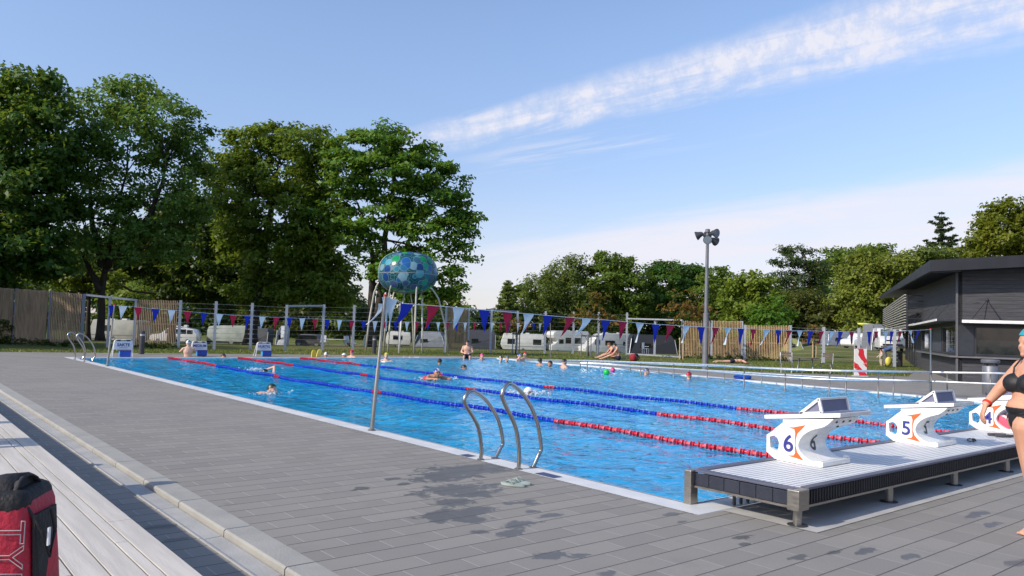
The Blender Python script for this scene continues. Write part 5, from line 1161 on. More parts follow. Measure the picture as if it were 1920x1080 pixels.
# the tall group on the pool's far corner
tree('maple_tree', 'very dark broad maple cut by the picture edge, behind the dark timber fence', 15, 46, [(30, 190, 78, 58), (-40, 240, 90, 90), (55, 275, 85, 70), (0, 360, 110, 80), (70, 380, 70, 60), (20, 460, 105, 60), (80, 500, 55, 30), (-70, 420, 90, 100), (95, 205, 36, 45), (60, 155, 55, 26), (110, 300, 38, 50), (-20, 520, 70, 22)], LF_D, .25, 1.0, [[(-5, None), (0, 480), (20, 300)], [(0, 520), (60, 380)]], group=TG, tr_px=11)
tree('ash_tree', 'tall airy ash with a thick dark trunk, behind the gateway frame', 190, 50, [(235, 190, 80, 44), (170, 215, 62, 48), (305, 225, 62, 50), (350, 270, 44, 40), (255, 165, 52, 22), (240, 265, 85, 52), (160, 300, 46, 50), (320, 320, 66, 46), (215, 350, 72, 50), (285, 400, 78, 48), (175, 420, 56, 52), (355, 385, 40, 40), (235, 465, 70, 34), (325, 455, 52, 40), (140, 470, 34, 34), (380, 250, 18, 14)], LF_A, .21, .62, [[(189, None), (191, 560), (200, 480), (215, 420), (240, 300)], [(193, 500), (172, 420), (165, 300)], [(197, 500), (285, 400), (315, 300)], [(191, 545), (150, 470)]], group=TG, tr_px=8, rc=.75, droop=.3, limbs=60)
tree('slender_tree', 'slender dark tree close beside the thick ash trunk', 165, 54, [(150, 510, 46, 26), (120, 530, 40, 24), (190, 525, 40, 20), (110, 560, 30, 14)], LF_Y, .2, .8, [[(163, None), (166, 560), (160, 420)]], group=TG, tr_px=5.5)
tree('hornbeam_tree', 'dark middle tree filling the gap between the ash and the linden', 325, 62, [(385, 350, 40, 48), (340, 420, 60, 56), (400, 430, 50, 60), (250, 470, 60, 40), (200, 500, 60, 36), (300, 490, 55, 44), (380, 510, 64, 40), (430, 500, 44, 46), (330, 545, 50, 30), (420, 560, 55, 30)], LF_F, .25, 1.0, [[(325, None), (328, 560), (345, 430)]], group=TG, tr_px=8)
tree('linden_tree', 'broad linden with a yellowish sunlit top, in the middle of the tall group', 470, 57, [(500, 262, 68, 26), (570, 272, 66, 30), (450, 300, 50, 36), (530, 320, 90, 48), (600, 330, 40, 44), (440, 370, 46, 48), (520, 395, 85, 56), (590, 420, 52, 56), (450, 450, 52, 44), (530, 475, 82, 46), (600, 510, 50, 42), (490, 545, 70, 36), (580, 560, 56, 26), (620, 465, 26, 40), (628, 545, 34, 40)], LF_L, .24, 1.0, [[(478, None), (480, 560), (500, 420), (520, 320)]], group=TG, tr_px=13)
tree('maple_tree', 'maple with layered bright green boughs behind the glass mosaic sculpture', 697, 55, [(715, 252, 50, 20), (690, 278, 66, 32), (770, 285, 52, 28), (640, 300, 36, 34), (740, 325, 82, 36), (815, 315, 36, 28), (840, 352, 38, 26), (660, 352, 60, 28), (790, 375, 76, 36), (865, 392, 30, 16), (850, 430, 46, 24), (630, 398, 50, 26), (720, 400, 60, 28), (800, 440, 66, 32), (690, 432, 34, 16), (650, 438, 42, 20), (860, 470, 30, 20), (790, 500, 56, 30), (845, 520, 32, 20), (765, 545, 46, 24), (875, 405, 26, 14), (740, 500, 44, 34), (800, 552, 46, 26), (685, 478, 24, 26), (850, 545, 26, 16)], LF_M, .24, .95, [[(690, None), (697, 560), (700, 490), (690, 440), (670, 380)], [(712, None), (716, 540), (722, 450), (740, 350), (745, 290)], [(712, 500), (735, 470)]], group=TG, tr_px=9, limbs=60, flat=.42, rc=.85)
tree('rowan_tree', 'small pale tree far off under the maple boughs by the narrow timber panel', 845, 96, [(830, 565, 32, 18), (860, 578, 26, 16), (800, 580, 30, 18), (845, 600, 36, 16)], LF_Y, .34, .8, group=TG, tr_px=2.5)
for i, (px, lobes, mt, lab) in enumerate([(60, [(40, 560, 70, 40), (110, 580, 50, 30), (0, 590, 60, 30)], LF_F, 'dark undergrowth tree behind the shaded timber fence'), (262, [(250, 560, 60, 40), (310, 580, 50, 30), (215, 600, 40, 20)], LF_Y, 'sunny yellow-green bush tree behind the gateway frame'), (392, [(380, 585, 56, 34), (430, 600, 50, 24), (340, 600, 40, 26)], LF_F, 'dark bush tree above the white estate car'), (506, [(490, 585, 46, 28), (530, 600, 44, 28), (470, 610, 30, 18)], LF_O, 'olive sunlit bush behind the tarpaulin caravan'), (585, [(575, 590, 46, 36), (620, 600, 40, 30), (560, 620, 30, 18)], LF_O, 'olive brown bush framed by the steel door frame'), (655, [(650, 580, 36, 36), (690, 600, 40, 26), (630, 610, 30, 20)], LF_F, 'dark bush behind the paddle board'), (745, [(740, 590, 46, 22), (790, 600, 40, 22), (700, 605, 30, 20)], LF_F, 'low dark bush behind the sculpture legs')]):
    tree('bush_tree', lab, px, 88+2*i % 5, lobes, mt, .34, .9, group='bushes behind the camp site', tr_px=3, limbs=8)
for px, d, lab, mt in ((-464, 31, 'broad shade tree outside the picture beside the walkway end', LF_D), (-430, 40, 'second shade tree outside the picture further from the pool', LF_D)):
    tree('shade_tree', lab, px, d, [(px+a, 640-b*50/d*1.0, 95*50/d, 75*50/d) for a, b in ((0, 290), (-60, 210), (70, 200), (0, 150), (-90, 130), (80, 110))], mt, .34, .9, group=TG, tr_px=9, limbs=10)
# the belt of trees beyond the motorhomes
spruce('small feathery spruce standing alone at the low gap in the trees', 950, 527, 114, 40, LF_W, levels=20, ragged=.3, leaf=.34)
tree('larch_tree', 'pale feathery tree next to the small spruce', 1018, 118, [(1015, 540, 32, 32), (1000, 575, 40, 30), (1035, 525, 22, 28), (1030, 580, 40, 34), (990, 610, 36, 24)], LF_W, .34, .8, group=TG, tr_px=3, flat=.8, droop=.6, asp=.45)
tree('willow_tree', 'yellowish feathery tree with an uneven top behind the long caravan', 1065, 120, [(1060, 510, 26, 24), (1080, 495, 18, 14), (1075, 545, 42, 40), (1050, 585, 40, 34), (1095, 590, 36, 34), (1080, 620, 40, 24)], LF_W, .34, .85, group=TG, tr_px=3.5, flat=.8, droop=.6, asp=.45)
tree('lime_tree', 'tall rounded dark green tree behind the motorhomes', 1155, 121, [(1140, 492, 36, 20), (1165, 505, 34, 22), (1130, 525, 40, 32), (1175, 540, 42, 36), (1140, 565, 50, 36), (1190, 580, 36, 34), (1150, 605, 52, 30)], LF_G, .34, .95, group=TG, tr_px=4.5)
tree('sycamore_tree', 'dark domed tree in the belt behind the wide steel frame', 1265, 126, [(1235, 505, 36, 16), (1275, 508, 44, 19), (1310, 520, 30, 22), (1250, 535, 50, 28), (1295, 550, 44, 34), (1240, 575, 50, 34), (1290, 600, 50, 34)], LF_D, .38, 1.0, group=TG, tr_px=5)
tree('ash_tree', 'mid green tree rising directly behind the lighting mast', 1345, 116, [(1345, 520, 26, 20), (1335, 545, 32, 28), (1362, 550, 28, 30), (1345, 585, 38, 32), (1350, 615, 40, 20)], LF_G, .34, .9, group=TG, tr_px=3.5)
spruce('distant dark conifer top peeping over the belt beyond the mast', 1391, 506, 150, 20, LF_S, levels=12, ragged=.3)
tree('field_maple_tree', 'bright green bushy tree above the sunlit timber fence', 1415, 100, [(1410, 535, 40, 24), (1440, 550, 34, 26), (1390, 560, 34, 28), (1425, 585, 46, 34), (1385, 600, 32, 26)], LF_Y, .34, .95, group=TG, tr_px=4)
tree('pine_tree', 'tall pine with a bare orange trunk above the belt', 1508, 112, [(1492, 474, 34, 11), (1478, 492, 30, 12), (1515, 498, 32, 11), (1470, 518, 34, 13), (1510, 525, 30, 12), (1545, 505, 24, 12), (1480, 548, 34, 14), (1528, 545, 28, 12)], LF_P, .34, .9, [[(1512, None), (1514, 560), (1520, 520), (1508, 480)], [(1516, 545), (1526, 505), (1532, 492)], [(1512, 580), (1480, 520)]], BARKP, TG, tr_px=3.6, flat=.45, asp=.4)
tree('alder_tree', 'brownish green tree with a pale trunk below the tall pine', 1497, 96, [(1500, 580, 48, 28), (1530, 600, 44, 30), (1480, 605, 40, 28), (1555, 585, 30, 30), (1510, 560, 34, 16)], LF_O, .32, .9, [[(1480, None), (1482, 620), (1496, 580)], [(1556, 660), (1558, 630), (1548, 590)]], BARKB, TG, tr_px=3)
tree('hazel_tree', 'leafy green tree low behind the gap in the timber panels', 1440, 92, [(1430, 605, 34, 30), (1455, 590, 26, 30), (1410, 625, 30, 20)], LF_M, .32, .9, group=TG, tr_px=3)
tree('birch_tree', 'big pale yellow-green birch beside the louvred kiosk screen', 1630, 92, [(1632, 492, 36, 22), (1610, 520, 42, 30), (1655, 515, 40, 32), (1600, 560, 40, 34), (1640, 560, 46, 38), (1612, 600, 36, 28), (1650, 605, 34, 24), (1690, 500, 40, 26), (1680, 540, 40, 30)], LF_B, .31, .9, [[(1634, None), (1634, 600), (1632, 510)]], BARKB, TG, tr_px=3, droop=.6, flat=.8)
tree('oak_tree', 'dark tree crest behind the pine and the birch', 1585, 125, [(1570, 485, 36, 16), (1600, 480, 34, 16), (1545, 500, 30, 18), (1640, 474, 40, 14), (1580, 515, 50, 30)], LF_G, .38, .9, group=TG, tr_px=4)
tree('whitebeam_tree', 'grey-green tree crest showing over the kiosk roof edge', 1745, 92, [(1725, 480, 30, 16), (1755, 488, 34, 22), (1790, 482, 36, 18), (1720, 510, 40, 30), (1770, 520, 60, 40)], LF_W, .32, .85, group=TG, tr_px=4)
spruce('dark ragged spruce towering over the kiosk roof', 1765, 398, 104, 62, LF_S, levels=15, tilt=.10, ragged=.62, lo=.22, leaf=.36)
tree('maple_tree', 'large golden-green maple beyond the kiosk roof', 1880, 84, [(1895, 394, 44, 22), (1860, 420, 36, 26), (1925, 410, 40, 30), (1840, 450, 30, 22), (1885, 445, 52, 32), (1940, 450, 50, 34), (1860, 476, 50, 24), (1920, 490, 60, 30), (1830, 478, 26, 14), (1880, 530, 70, 40)], leafmat('golden green leaf', (0.104, 0.146, 0.015), (0.207, 0.220, 0.022)), .30, 1.0, group=TG, tr_px=6, flat=.5)
# staked saplings with russet leaves on the lawn
def sapling(px, py, lobes, lab, stakes, h0):
    q = P(px, py, -.01); d = dep(q); t = tree('sapling', lab, px, d, lobes, LF_R, .16, .35, [[(px, None), (px+1, h0), (px+3, lobes[0][1])]], group='staked saplings', tr_px=1.1, limbs=20, base=q, k=.35)
    for dx, dy in stakes: B().tube([(dx, dy, 0), (dx, dy, 1.25)], .03, 7).out('stake', LARCH if px > 1200 else FPOSTD, t)
    b = B(); xs_ = [s_[0] for s_ in stakes]; b.beam((min(xs_)-.05, stakes[0][1], 1.18), (max(xs_)+.05, stakes[-1][1], 1.18), .06, .08); b.out('crossbar', LARCH if px > 1200 else FPOSTD, t)
sapling(1103, 668, [(1105, 595, 34, 14), (1125, 570, 16, 20), (1085, 600, 22, 10), (1140, 600, 20, 12)], 'russet leaved sapling held by four stakes on the lawn near the couple', [(-.4, .2), (.4, .2), (-.4, -.3), (.35, -.3)], 625)
sapling(1278, 674, [(1280, 562, 30, 16), (1262, 585, 30, 14), (1305, 580, 26, 14), (1285, 598, 32, 10), (1320, 590, 16, 8)], 'russet leaved sapling tied to pale stakes beside the sunlit timber fence', [(-.32, -.1), (.25, .1)], 630)
sapling(967, 664, [(968, 606, 10, 8), (975, 614, 10, 6)], 'thin sparse sapling with two stakes by the long caravan', [(-.25, 0), (.25, 0)], 625)
sapling(1527, 676, [(1527, 618, 10, 6), (1520, 625, 8, 5)], 'thin bare sapling with stakes behind the bistro table', [(-.22, 0), (.22, 0)], 630)
# far woodland: too far and dense to tell its trees apart
lob = [(x, y, rnd.uniform(36, 50), rnd.uniform(28, 40)) for y in (470, 520, 560) for x in range(-200, 640, 44)]+[(x, y+.02*(x-960), rnd.uniform(30, 40), rnd.uniform(20, 28)) for y in (545, 580) for x in range(1010, 2000, 40)]+[(x, rnd.uniform(575, 600)-(60 if x < 640 else 0)*(1 if x > 0 else 1), rnd.uniform(28, 44), rnd.uniform(26, 40)) for x in range(-160, 2000, 26) if not 640 < x < 950]+[(x, rnd.uniform(590, 600), 24, 14) for x in range(650, 960, 22)]+[(x, rnd.uniform(620, 640), 30, 22) for x in range(-160, 2000, 26)]
cs, os_ = ell_clumps(lob, 140, 1.1, 1.6)
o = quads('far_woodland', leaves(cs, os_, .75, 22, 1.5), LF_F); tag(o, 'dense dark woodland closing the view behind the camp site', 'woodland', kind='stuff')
# ivy and weeds at the fence foot, tufts in the lawn
cs = []
for a, c in ((-55, 25), (25, 90), (90, 152), (250, 334), (1279, 1333), (1333, 1390), (1396, 1481)):
    for i in range(26): q = FB[a].lerp(FB[c], rnd.random()); cs.append((q.x+rnd.uniform(-.1, .1), q.y-.12, rnd.uniform(.02, .22)))
for i in range(60): q = FB[-55].lerp(FB[25], .55+.4*rnd.random()); cs.append((q.x, q.y-.15, rnd.random()**1.5*1.1))
cs = np.array(cs); o = quads('weeds', leaves(cs, np.tile([0, -.5, .3], (len(cs), 1)), .10, 9, .18), LF_F); tag(o, 'weeds and creepers along the foot of the timber fences', 'weeds', kind='stuff')
gp = []
while len(gp) < 26000:
    px, py = rnd.uniform(-40, 1760), rnd.uniform(655, 712); q = P(px, py, -.015)
    if inside((q.x, q.y), DECK) or dep(q) > 52 or (q.x < -12): continue
    gp.append((q.x, q.y, q.z))
gp = np.array(gp); n = len(gp); a = nrg.uniform(0, 6.28, n); hh = nrg.uniform(.03, .085, (n, 1)); sd = np.stack([np.cos(a), np.sin(a), 0*a], 1)*.020; ln = np.stack([np.cos(a+1.3), np.sin(a+1.3), 0*a], 1)*nrg.uniform(.0, .05, (n, 1))+np.array([0, 0, 1])*hh
o = quads('grass', np.stack([gp-sd, gp+sd, gp+ln], 1), leafmat('grass blade', (0.073, 0.134, 0.018), (0.207, 0.220, 0.049), .3), None, 3); tag(o, 'short sunlit lawn grass along the pool deck', 'grass', kind='stuff')
# ---------------------------------------------------------------- people
def skinmat(name, c):
    m, nt, out = newmat(name); tc = nd(nt, 'TexCoord').outputs['Object']
    n1 = nd(nt, 'TexNoise', {'Vector': tc, 'Scale': 7., 'Detail': 4.}); n2 = nd(nt, 'TexNoise', {'Vector': tc, 'Scale': 160., 'Detail': 2.})
    cc = mixc(nt, ramp(nt, n1.outputs[0], .3, .7), tuple(x*f for x, f in zip(c, (.93, .86, .84))), tuple(min(1, x*1.05) for x in c))
    p = nd(nt, 'BsdfPrincipled', {'Base Color': cc, 'Roughness': .5, 'Subsurface Weight': .12, 'Subsurface Radius': (.9, .35, .2), 'Subsurface Scale': .012, 'Specular IOR Level': .35})
    nt.links.new(nd(nt, 'Bump', {'Height': n2.outputs[0], 'Strength': .08, 'Distance': .004}).outputs[0], p.inputs['Normal']); nt.links.new(p.outputs[0], out.inputs[0]); return m
SK1 = skinmat('fair skin', (.60, .36, .26)); SK2 = skinmat('tanned skin', (.46, .24, .15)); SK3 = skinmat('pale skin', (.66, .44, .34))
HAIRD = mat('dark hair', (.020, .014, .010), .55, 0, .3, 25); HAIRB = mat('brown hair', (.14, .065, .03), .55, 0, .35, 25)
CAPS = {'w': mat('white swim cap', (.72, .74, .76), .35), 'b': mat('blue swim cap', (.02, .05, .33), .35), 'k': mat('black swim cap', (.015, .016, .02), .35), 'g': mat('dark green swim cap', (.012, .035, .022), .35), 'r': mat('red swim cap', (.50, .02, .03), .35), 't': mat('teal swim cap', (.02, .30, .37), .3), 'y': mat('yellow swim cap', (.62, .60, .03), .35), 'p': mat('magenta swim cap', (.60, .03, .22), .35), 'l': mat('green swim cap', (.03, .42, .06), .35), 's': mat('slate swim cap', (.10, .14, .20), .35)}
def caps_bm(bm, p0, r0_, p1, r1, seg=12):
    p0, p1 = V(p0), V(p1); x, y, d = frame(p1-p0) if (p1-p0).length > 1e-5 else frame((0, 0, 1)); rings = []
    for p_, r_, ang in [(p0, r0_, a) for a in (-80, -50, -20, 0)]+[(p1, r1, a) for a in (0, 20, 50, 80)]:
        rings.append([bm.verts.new(p_+d*math.sin(R(ang))*r_+(x*math.cos(t_)+y*math.sin(t_))*math.cos(R(ang))*r_) for t_ in [2*math.pi*k/seg for k in range(seg)]])
    for A, C in zip(rings, rings[1:]):
        for k in range(seg): bm.faces.new((A[k], A[(k+1) % seg], C[(k+1) % seg], C[k]))
    bm.faces.new(rings[0][::-1]); bm.faces.new(rings[-1])
def fuse(name, prims, voxel, m_, parent, it=5):
    """one continuous skin over the limb volumes (voxel union, then relaxed)"""
    bm = bmesh.new()
    for q in prims:
        if q[0] == 'c': caps_bm(bm, *q[1:])
        else:
            rot = q[3].to_4x4() if len(q) > 3 else M.Identity(4)
            bmesh.ops.create_uvsphere(bm, u_segments=18, v_segments=12, radius=1, matrix=M.Translation(V(q[1])) @ rot @ M.Diagonal((*q[2], 1)))
    bmesh.ops.recalc_face_normals(bm, faces=bm.faces[:])
    me = bpy.data.meshes.new('x'); bm.to_mesh(me); bm.free(); ob = bpy.data.objects.new('x', me); COL.objects.link(ob)
    md = ob.modifiers.new('r', 'REMESH'); md.mode = 'VOXEL'; md.voxel_size = voxel; md.use_smooth_shade = True
    ms = ob.modifiers.new('s', 'SMOOTH'); ms.factor = .5; ms.iterations = it
    dg = bpy.context.evaluated_depsgraph_get(); res = bpy.data.meshes.new_from_object(ob.evaluated_get(dg)); bpy.data.objects.remove(ob); bpy.data.meshes.remove(me)
    res.name = name; res.materials.clear(); res.polygons.foreach_set('use_smooth', [True]*len(res.polygons))
    o = link(name, res, m_, parent); return o
def cloth(name, body, pred, off, m_, parent):
    """garment: the part of the body surface that pred selects, lifted off the skin"""
    bm = bmesh.new(); bm.from_mesh(body.data); bm.normal_update()
    bmesh.ops.delete(bm, geom=[f for f in bm.faces if not pred(f.calc_center_median())], context='FACES')
    if not bm.faces: bm.free(); return None
    for _ in range(3):
        for v in [v for v in bm.verts if v.is_boundary]:
            nb = [e.other_vert(v).co for e in v.link_edges if e.is_boundary]
            if len(nb) == 2: v.co = v.co*.5+(nb[0]+nb[1])*.25
    bm.normal_update(); ns = {v: v.normal.copy() for v in bm.verts}
    for v in bm.verts: v.co += ns[v]*off
    r_ = bmesh.ops.extrude_edge_only(bm, edges=[e for e in bm.edges if e.is_boundary])
    for v in [g for g in r_['geom'] if isinstance(g, bmesh.types.BMVert)]:
        v.co -= min(ns.items(), key=lambda kv: 0)[1]*0 if False else v.normal*0
    me = bpy.data.meshes.new(name); bm.to_mesh(me); bm.free(); me.polygons.foreach_set('use_smooth', [True]*len(me.polygons)); return link(name, me, m_, parent)
def head_prims(H, hm):
    f = lambda x, y, z: V(H)+hm @ V((x, y, z))
    e = lambda p_, r_: ('e', f(*p_), r_, hm)
    return [e((0, 0, .01), (.077, .098, .105)), e((0, .045, -.055), (.058, .058, .058)), ('c', f(0, .088, 0), .012, f(0, .108, -.028), .016), e((0, .088, -.06), (.024, .014, .011)), e((0, .075, -.095), (.024, .022, .02)), ('c', f(-.03, .083, .022), .014, f(.03, .083, .022), .014), e((.04, .05, -.03), (.03, .04, .035)), e((-.04, .05, -.03), (.03, .04, .035)), e((.078, -.005, -.01), (.012, .020, .032)), e((-.078, -.005, -.01), (.012, .020, .032))]
def hand_prims(w, d, pn, s=1., rf=.0095, curl=.35):
    """palm from the wrist w along d, palm normal pn; four fingers of different length and a side thumb"""
    d = V(d).normalized(); pn = (V(pn)-d*V(pn).dot(d)).normalized(); x = d.cross(pn); out_ = []; w = V(w)
    rot = M((x, d, pn)).transposed(); out_.append(('e', w+d*.05*s, (.040*s, .055*s, .016*s), rot))
    for i, L in enumerate((.068, .078, .072, .055)):
        b0 = w+d*.090*s+x*(-.030+.020*i)*s; k1 = b0+(d*math.cos(curl)+pn*math.sin(curl))*L*.5*s; k2 = k1+(d*math.cos(curl*2.4)+pn*math.sin(curl*2.4))*L*.5*s
        out_ += [('c', w+d*.05*s+x*(-.026+.017*i)*s, rf*1.1, b0, rf*1.1), ('c', b0, rf*1.05, k1, rf), ('c', k1, rf, k2, rf*.85)]
    t0 = w+d*.028*s-x*.030*s; t1 = t0+(d*.6-x*.75+pn*.25).normalized()*.040*s; t2 = t1+(d*.9-x*.25+pn*.3).normalized()*.034*s
    return out_+[('c', w+d*.02*s, rf*1.5, t0, rf*1.35), ('c', t0, rf*1.3, t1, rf*1.1), ('c', t1, rf*1.1, t2, rf*.9)]
STAND = dict(H=(0, .02, 1.60), N=(0, -.01, 1.45), S=(.17, -.01, 1.40), E=(.25, .02, 1.14), W=(.27, .20, 1.0), P=(0, 0, .95), L=(.09, 0, .92), K=(.11, .03, .50), A=(.11, -.03, .09))
POSES = {
    'stand': {},
    'scull': dict(E=(.30, .12, 1.22), W=(.34, .36, 1.22)),
    'hold': dict(E=(.27, .18, 1.28), W=(.20, .46, 1.36)),
    'breast': dict(H=(0, .02, .02), N=(0, -.10, -.10), S=(.17, -.14, -.10), E=(.32, .10, -.14), W=(.24, .36, -.12), P=(0, -.62, -.22), L=(.09, -.66, -.22), K=(.16, -1.05, -.36), A=(.14, -1.45, -.28)),
    'crawl': dict(H=(0, .06, -.02), N=(0, -.10, -.07), S=(.17, -.14, -.05), E=(.30, -.06, .16), W=(.22, .26, .03), P=(0, -.62, -.14), L=(.09, -.66, -.14), K=(.10, -1.08, -.2), A=(.10, -1.5, -.14), E2=(-.2, -.35, -.2), W2=(-.14, -.58, -.28)),
    'glide': dict(H=(0, .05, -.02), N=(0, -.10, -.03), S=(.17, -.14, -.03), E=(.16, .18, -.02), W=(.08, .44, -.02), P=(0, -.62, -.05), L=(.09, -.66, -.05), K=(.09, -1.08, -.08), A=(.08, -1.5, -.04)),
    'sit_edge': dict(H=(0, .12, .72), N=(0, .03, .57), S=(.18, .01, .52), E=(.27, .06, .27), W=(.13, .27, .24), P=(0, 0, .10), L=(.10, .02, .08), K=(.14, .44, .08), A=(.13, .46, -.34)),
    'sit_ground': dict(H=(0, .22, .74), N=(0, .10, .62), S=(.18, .08, .56), E=(.25, .26, .32), W=(.15, .48, .20), P=(0, 0, .12), L=(.10, .02, .10), K=(.16, .42, .24), A=(.12, .84, .06)),
    'lie': dict(H=(0, .80, .14), N=(0, .63, .14), S=(.18, .57, .13), E=(.34, .62, .07), W=(.22, .86, .05), P=(0, 0, .12), L=(.09, -.04, .11), K=(.11, -.46, .08), A=(.13, -.86, .09)),
    'bend': dict(H=(0, .52, 1.02), N=(0, .40, 1.10), S=(.17, .36, 1.10), E=(.2, .48, .82), W=(.16, .62, .62), P=(0, -.05, .88), L=(.09, -.05, .86), K=(.11, .03, .48), A=(.11, -.03, .08)),
}
def person(lab, pos, face, pose, skin=SK1, cap=None, cap2=None, hair=None, suit=None, trunks=None, head=(0, 0), fat=1., scale=1., voxel=.016, z0=0., group=None, goggles=False, clothes=None):
    """face: world azimuth (deg, 0 = +X); head: (turn, tilt) deg relative to the body; z0: where the figure's own zero lies above pos"""
    t = thing('person', lab, 'person', V(pos), R(face-90), group)
    J = {k: V(v) for k, v in STAND.items()}; J.update({k: V(v) for k, v in POSES[pose].items()})
    mir = lambda v: V((-v.x, v.y, v.z)); off = V((0, 0, z0))
    J = {k: v*scale+off for k, v in J.items()}
    hm = M.Rotation(R(head[0]), 3, 'Z') @ M.Rotation(R(head[1]), 3, 'X'); up_ = (J['N']-J['P']).normalized(); lat = V((1, 0, 0)); fr_ = up_.cross(lat)
    sp_rot = M((lat, -fr_, up_)).transposed(); s = scale; f = fat
    pr = head_prims(J['H'], hm @ M.Diagonal((1, 1, 1))) if s == 1 else [(q[0], V(J['H'])+(V(q[1])-V(J['H']))*s, *( [tuple(a*s for a in q[2]), q[3]] if q[0] == 'e' else [q[2]*s, V(J['H'])+(V(q[3])-V(J['H']))*s, q[4]*s])) for q in head_prims(J['H'], hm)]
    mid = lambda k: J['P'].lerp(J['N'], k)
    pr += [('c', J['N']-(J['N']-J['H'])*.1, .055*s, J['H']+hm @ V((0, -.02, -.04))*s, .05*s), ('c', J['S'], .055*s, mir(J['S']), .055*s), ('e', mid(.70), (.165*s*f, .105*s*f, .19*s), sp_rot), ('e', mid(.36), (.140*s*f, .098*s*f, .15*s), sp_rot), ('e', mid(.05), (.165*s*f, .112*s*f, .14*s), sp_rot), ('c', J['N'], .06*s, J['S']*.6+J['N']*.4, .055*s), ('c', J['N'], .06*s, mir(J['S'])*.6+J['N']*.4, .055*s)]
    for sd in (1, -1):
        g = (lambda v: v) if sd > 0 else mir
        E, W = (J['E2'], J['W2']) if sd < 0 and 'E2' in J else (g(J['E']), g(J['W']))
        S, L, K, A = g(J['S']), g(J['L']), g(J['K']), g(J['A'])
        pr += [('c', S, .055*s*f, E, .040*s*f), ('c', E, .041*s*f, W, .027*s), ('c', L, .085*s*f, K, .055*s), ('c', K, .056*s, A, .036*s)]
        dd = (W-E).normalized(); pr += hand_prims(W, dd, V((-sd*.5, 0, -.8)), s, .0105)
        leg = (A-K).normalized(); ft = V((0, 1, -.15)) if abs(leg.z) > .6 else (V((0, -.2, 1)) if pose == 'lie' else leg+V((0, 0, .5 if pose == 'sit_ground' else -.1)))
        if pose == 'lie': ft = V((0, -1, -.3))
        pr += [('c', A, .036*s, A+ft.normalized()*.13*s+V((0, 0, -.02*s)), .030*s)]
    b = fuse('body', pr, voxel, skin, t)
    Hc = J['H']
    def capmesh(name, c_, lo, k, half=None, front=.035):
        bm = bmesh.new(); bmesh.ops.create_uvsphere(bm, u_segments=22, v_segments=14, radius=1, matrix=M.Diagonal((.086*k*s, .107*k*s, .115*k*s, 1)))
        bmesh.ops.delete(bm, geom=[v for v in bm.verts if v.co.z < (lo+front*max(-.2, v.co.y/.1))*s or (half and v.co.x*half < .012*s)], context='VERTS')
        bm.transform(M.Translation(Hc+hm @ V((0, 0, .012*s))) @ hm.to_4x4()); me = bpy.data.meshes.new(name); bm.to_mesh(me); bm.free(); me.polygons.foreach_set('use_smooth', [True]*len(me.polygons)); link(name, me, c_, t)
    if cap: capmesh('swim_cap', CAPS[cap], .0, 1.02)
    if cap2: capmesh('cap_panel', CAPS[cap2[0]], .01, 1.035, cap2[1])
    if hair: capmesh('hair', hair, -.035, 1.05, None, .075)
    if goggles:
        q = B(); 
        for x in (-.033, .033): q.sph(Hc+hm @ V((x, .088, .008))*s, (.024*s, .014*s, .016*s), hm, 10, 8)
        q.out('goggles', BLACK, t, smooth='all')
    else:
        q = B()
        for x in (-.032, .032): q.sph(Hc+hm @ V((x, .090, .004))*s, (.012*s, .008*s, .007*s), hm, 8, 6)
        q.out('eyes', HAIRD, t, smooth='all')
    if suit: cloth('swimsuit', b, lambda c_: -.12 < (c_-J['P']).dot(up_) < (J['N']-J['P']).length*.80 and abs(c_.x) < .19*s and ((c_-J['P'])-up_*(c_-J['P']).dot(up_)).length < .215*s, .006, suit, t)
    if trunks: cloth('swim_trunks', b, lambda c_: -.17*s < (c_-J['P']).dot(up_) < .10*s and (c_-J['P']).length < (.42 if pose.startswith('sit') else .26)*s, .010, trunks, t)
    if clothes: cloth('jacket', b, lambda c_: (c_-J['P']).dot(up_) > -.02 and (c_-J['H']).length > .16 and (c_-J['P']).length < .7, .02, clothes[0], t); cloth('trousers', b, lambda c_: c_.z < J['P'].z+.02 and c_.z > .12, .016, clothes[1], t)
    return t
NAVYC = mat('navy swimwear', (.012, .014, .04), .7); BLKSW = mat('black swimwear', (.010, .010, .012), .6, 0, .15, 30); REDSW = mat('red swimwear', (.45, .03, .05), .6); ORSW = mat('orange swimwear', (.75, .10, .03), .6)
WL = -.035; SW = 'swimmers in the pool'
def at_h(px, py, top): q = P(px, py, WL); return V((q.x, q.y, WL)), top-1.72     # head top this far above the water
def azc(px): d = P(px, 700); return math.degrees(math.atan2(CAM.y-d.y, CAM.x-d.x))
RGT = math.degrees(math.atan2(r0.y, r0.x))          # towards the picture's right
def swim(lab, px, py, top, face, pose='scull', **k):
    q, z = at_h(px, py, top)
    if pose in ('breast', 'crawl', 'glide'): z = top-.145
    return person(lab, q, face, pose, z0=z, group=SW, **k)
swim('swimmer in a dark green cap gliding alone in the slow lane beside the pavers', 508, 738, .205, RGT-20, 'breast', cap='g', voxel=.013, head=(0, 12))
swim('front crawl swimmer with a raised arm in the middle of the medium lane', 500, 697, .12, RGT+165, 'crawl', cap='k', skin=SK1, voxel=.014)
q = P(352, 671, WL); person('bather in a white and teal cap standing bare-backed at the wall by the medium sign', V((q.x, q.y, WL)), 75, 'hold', SK3, 'w', ('t', 1), trunks=NAVYC, head=(-30, -8), z0=-1.06, group=SW)
swim('swimmer with only a dark head showing at the wall between the medium and fast signs', 419, 672, .17, azc(419), hair=HAIRD, skin=SK2)
swim('child in a white and blue cap at the wall just beside the yellow kickboards', 611, 671, .24, azc(611)+180, cap='w', cap2=('b', 1), skin=SK1, scale=1., suit=REDSW)
swim('child in a blue and white cap turned towards the red capped child', 644, 671, .20, RGT+20, cap='b', cap2=('w', 1), skin=SK1)
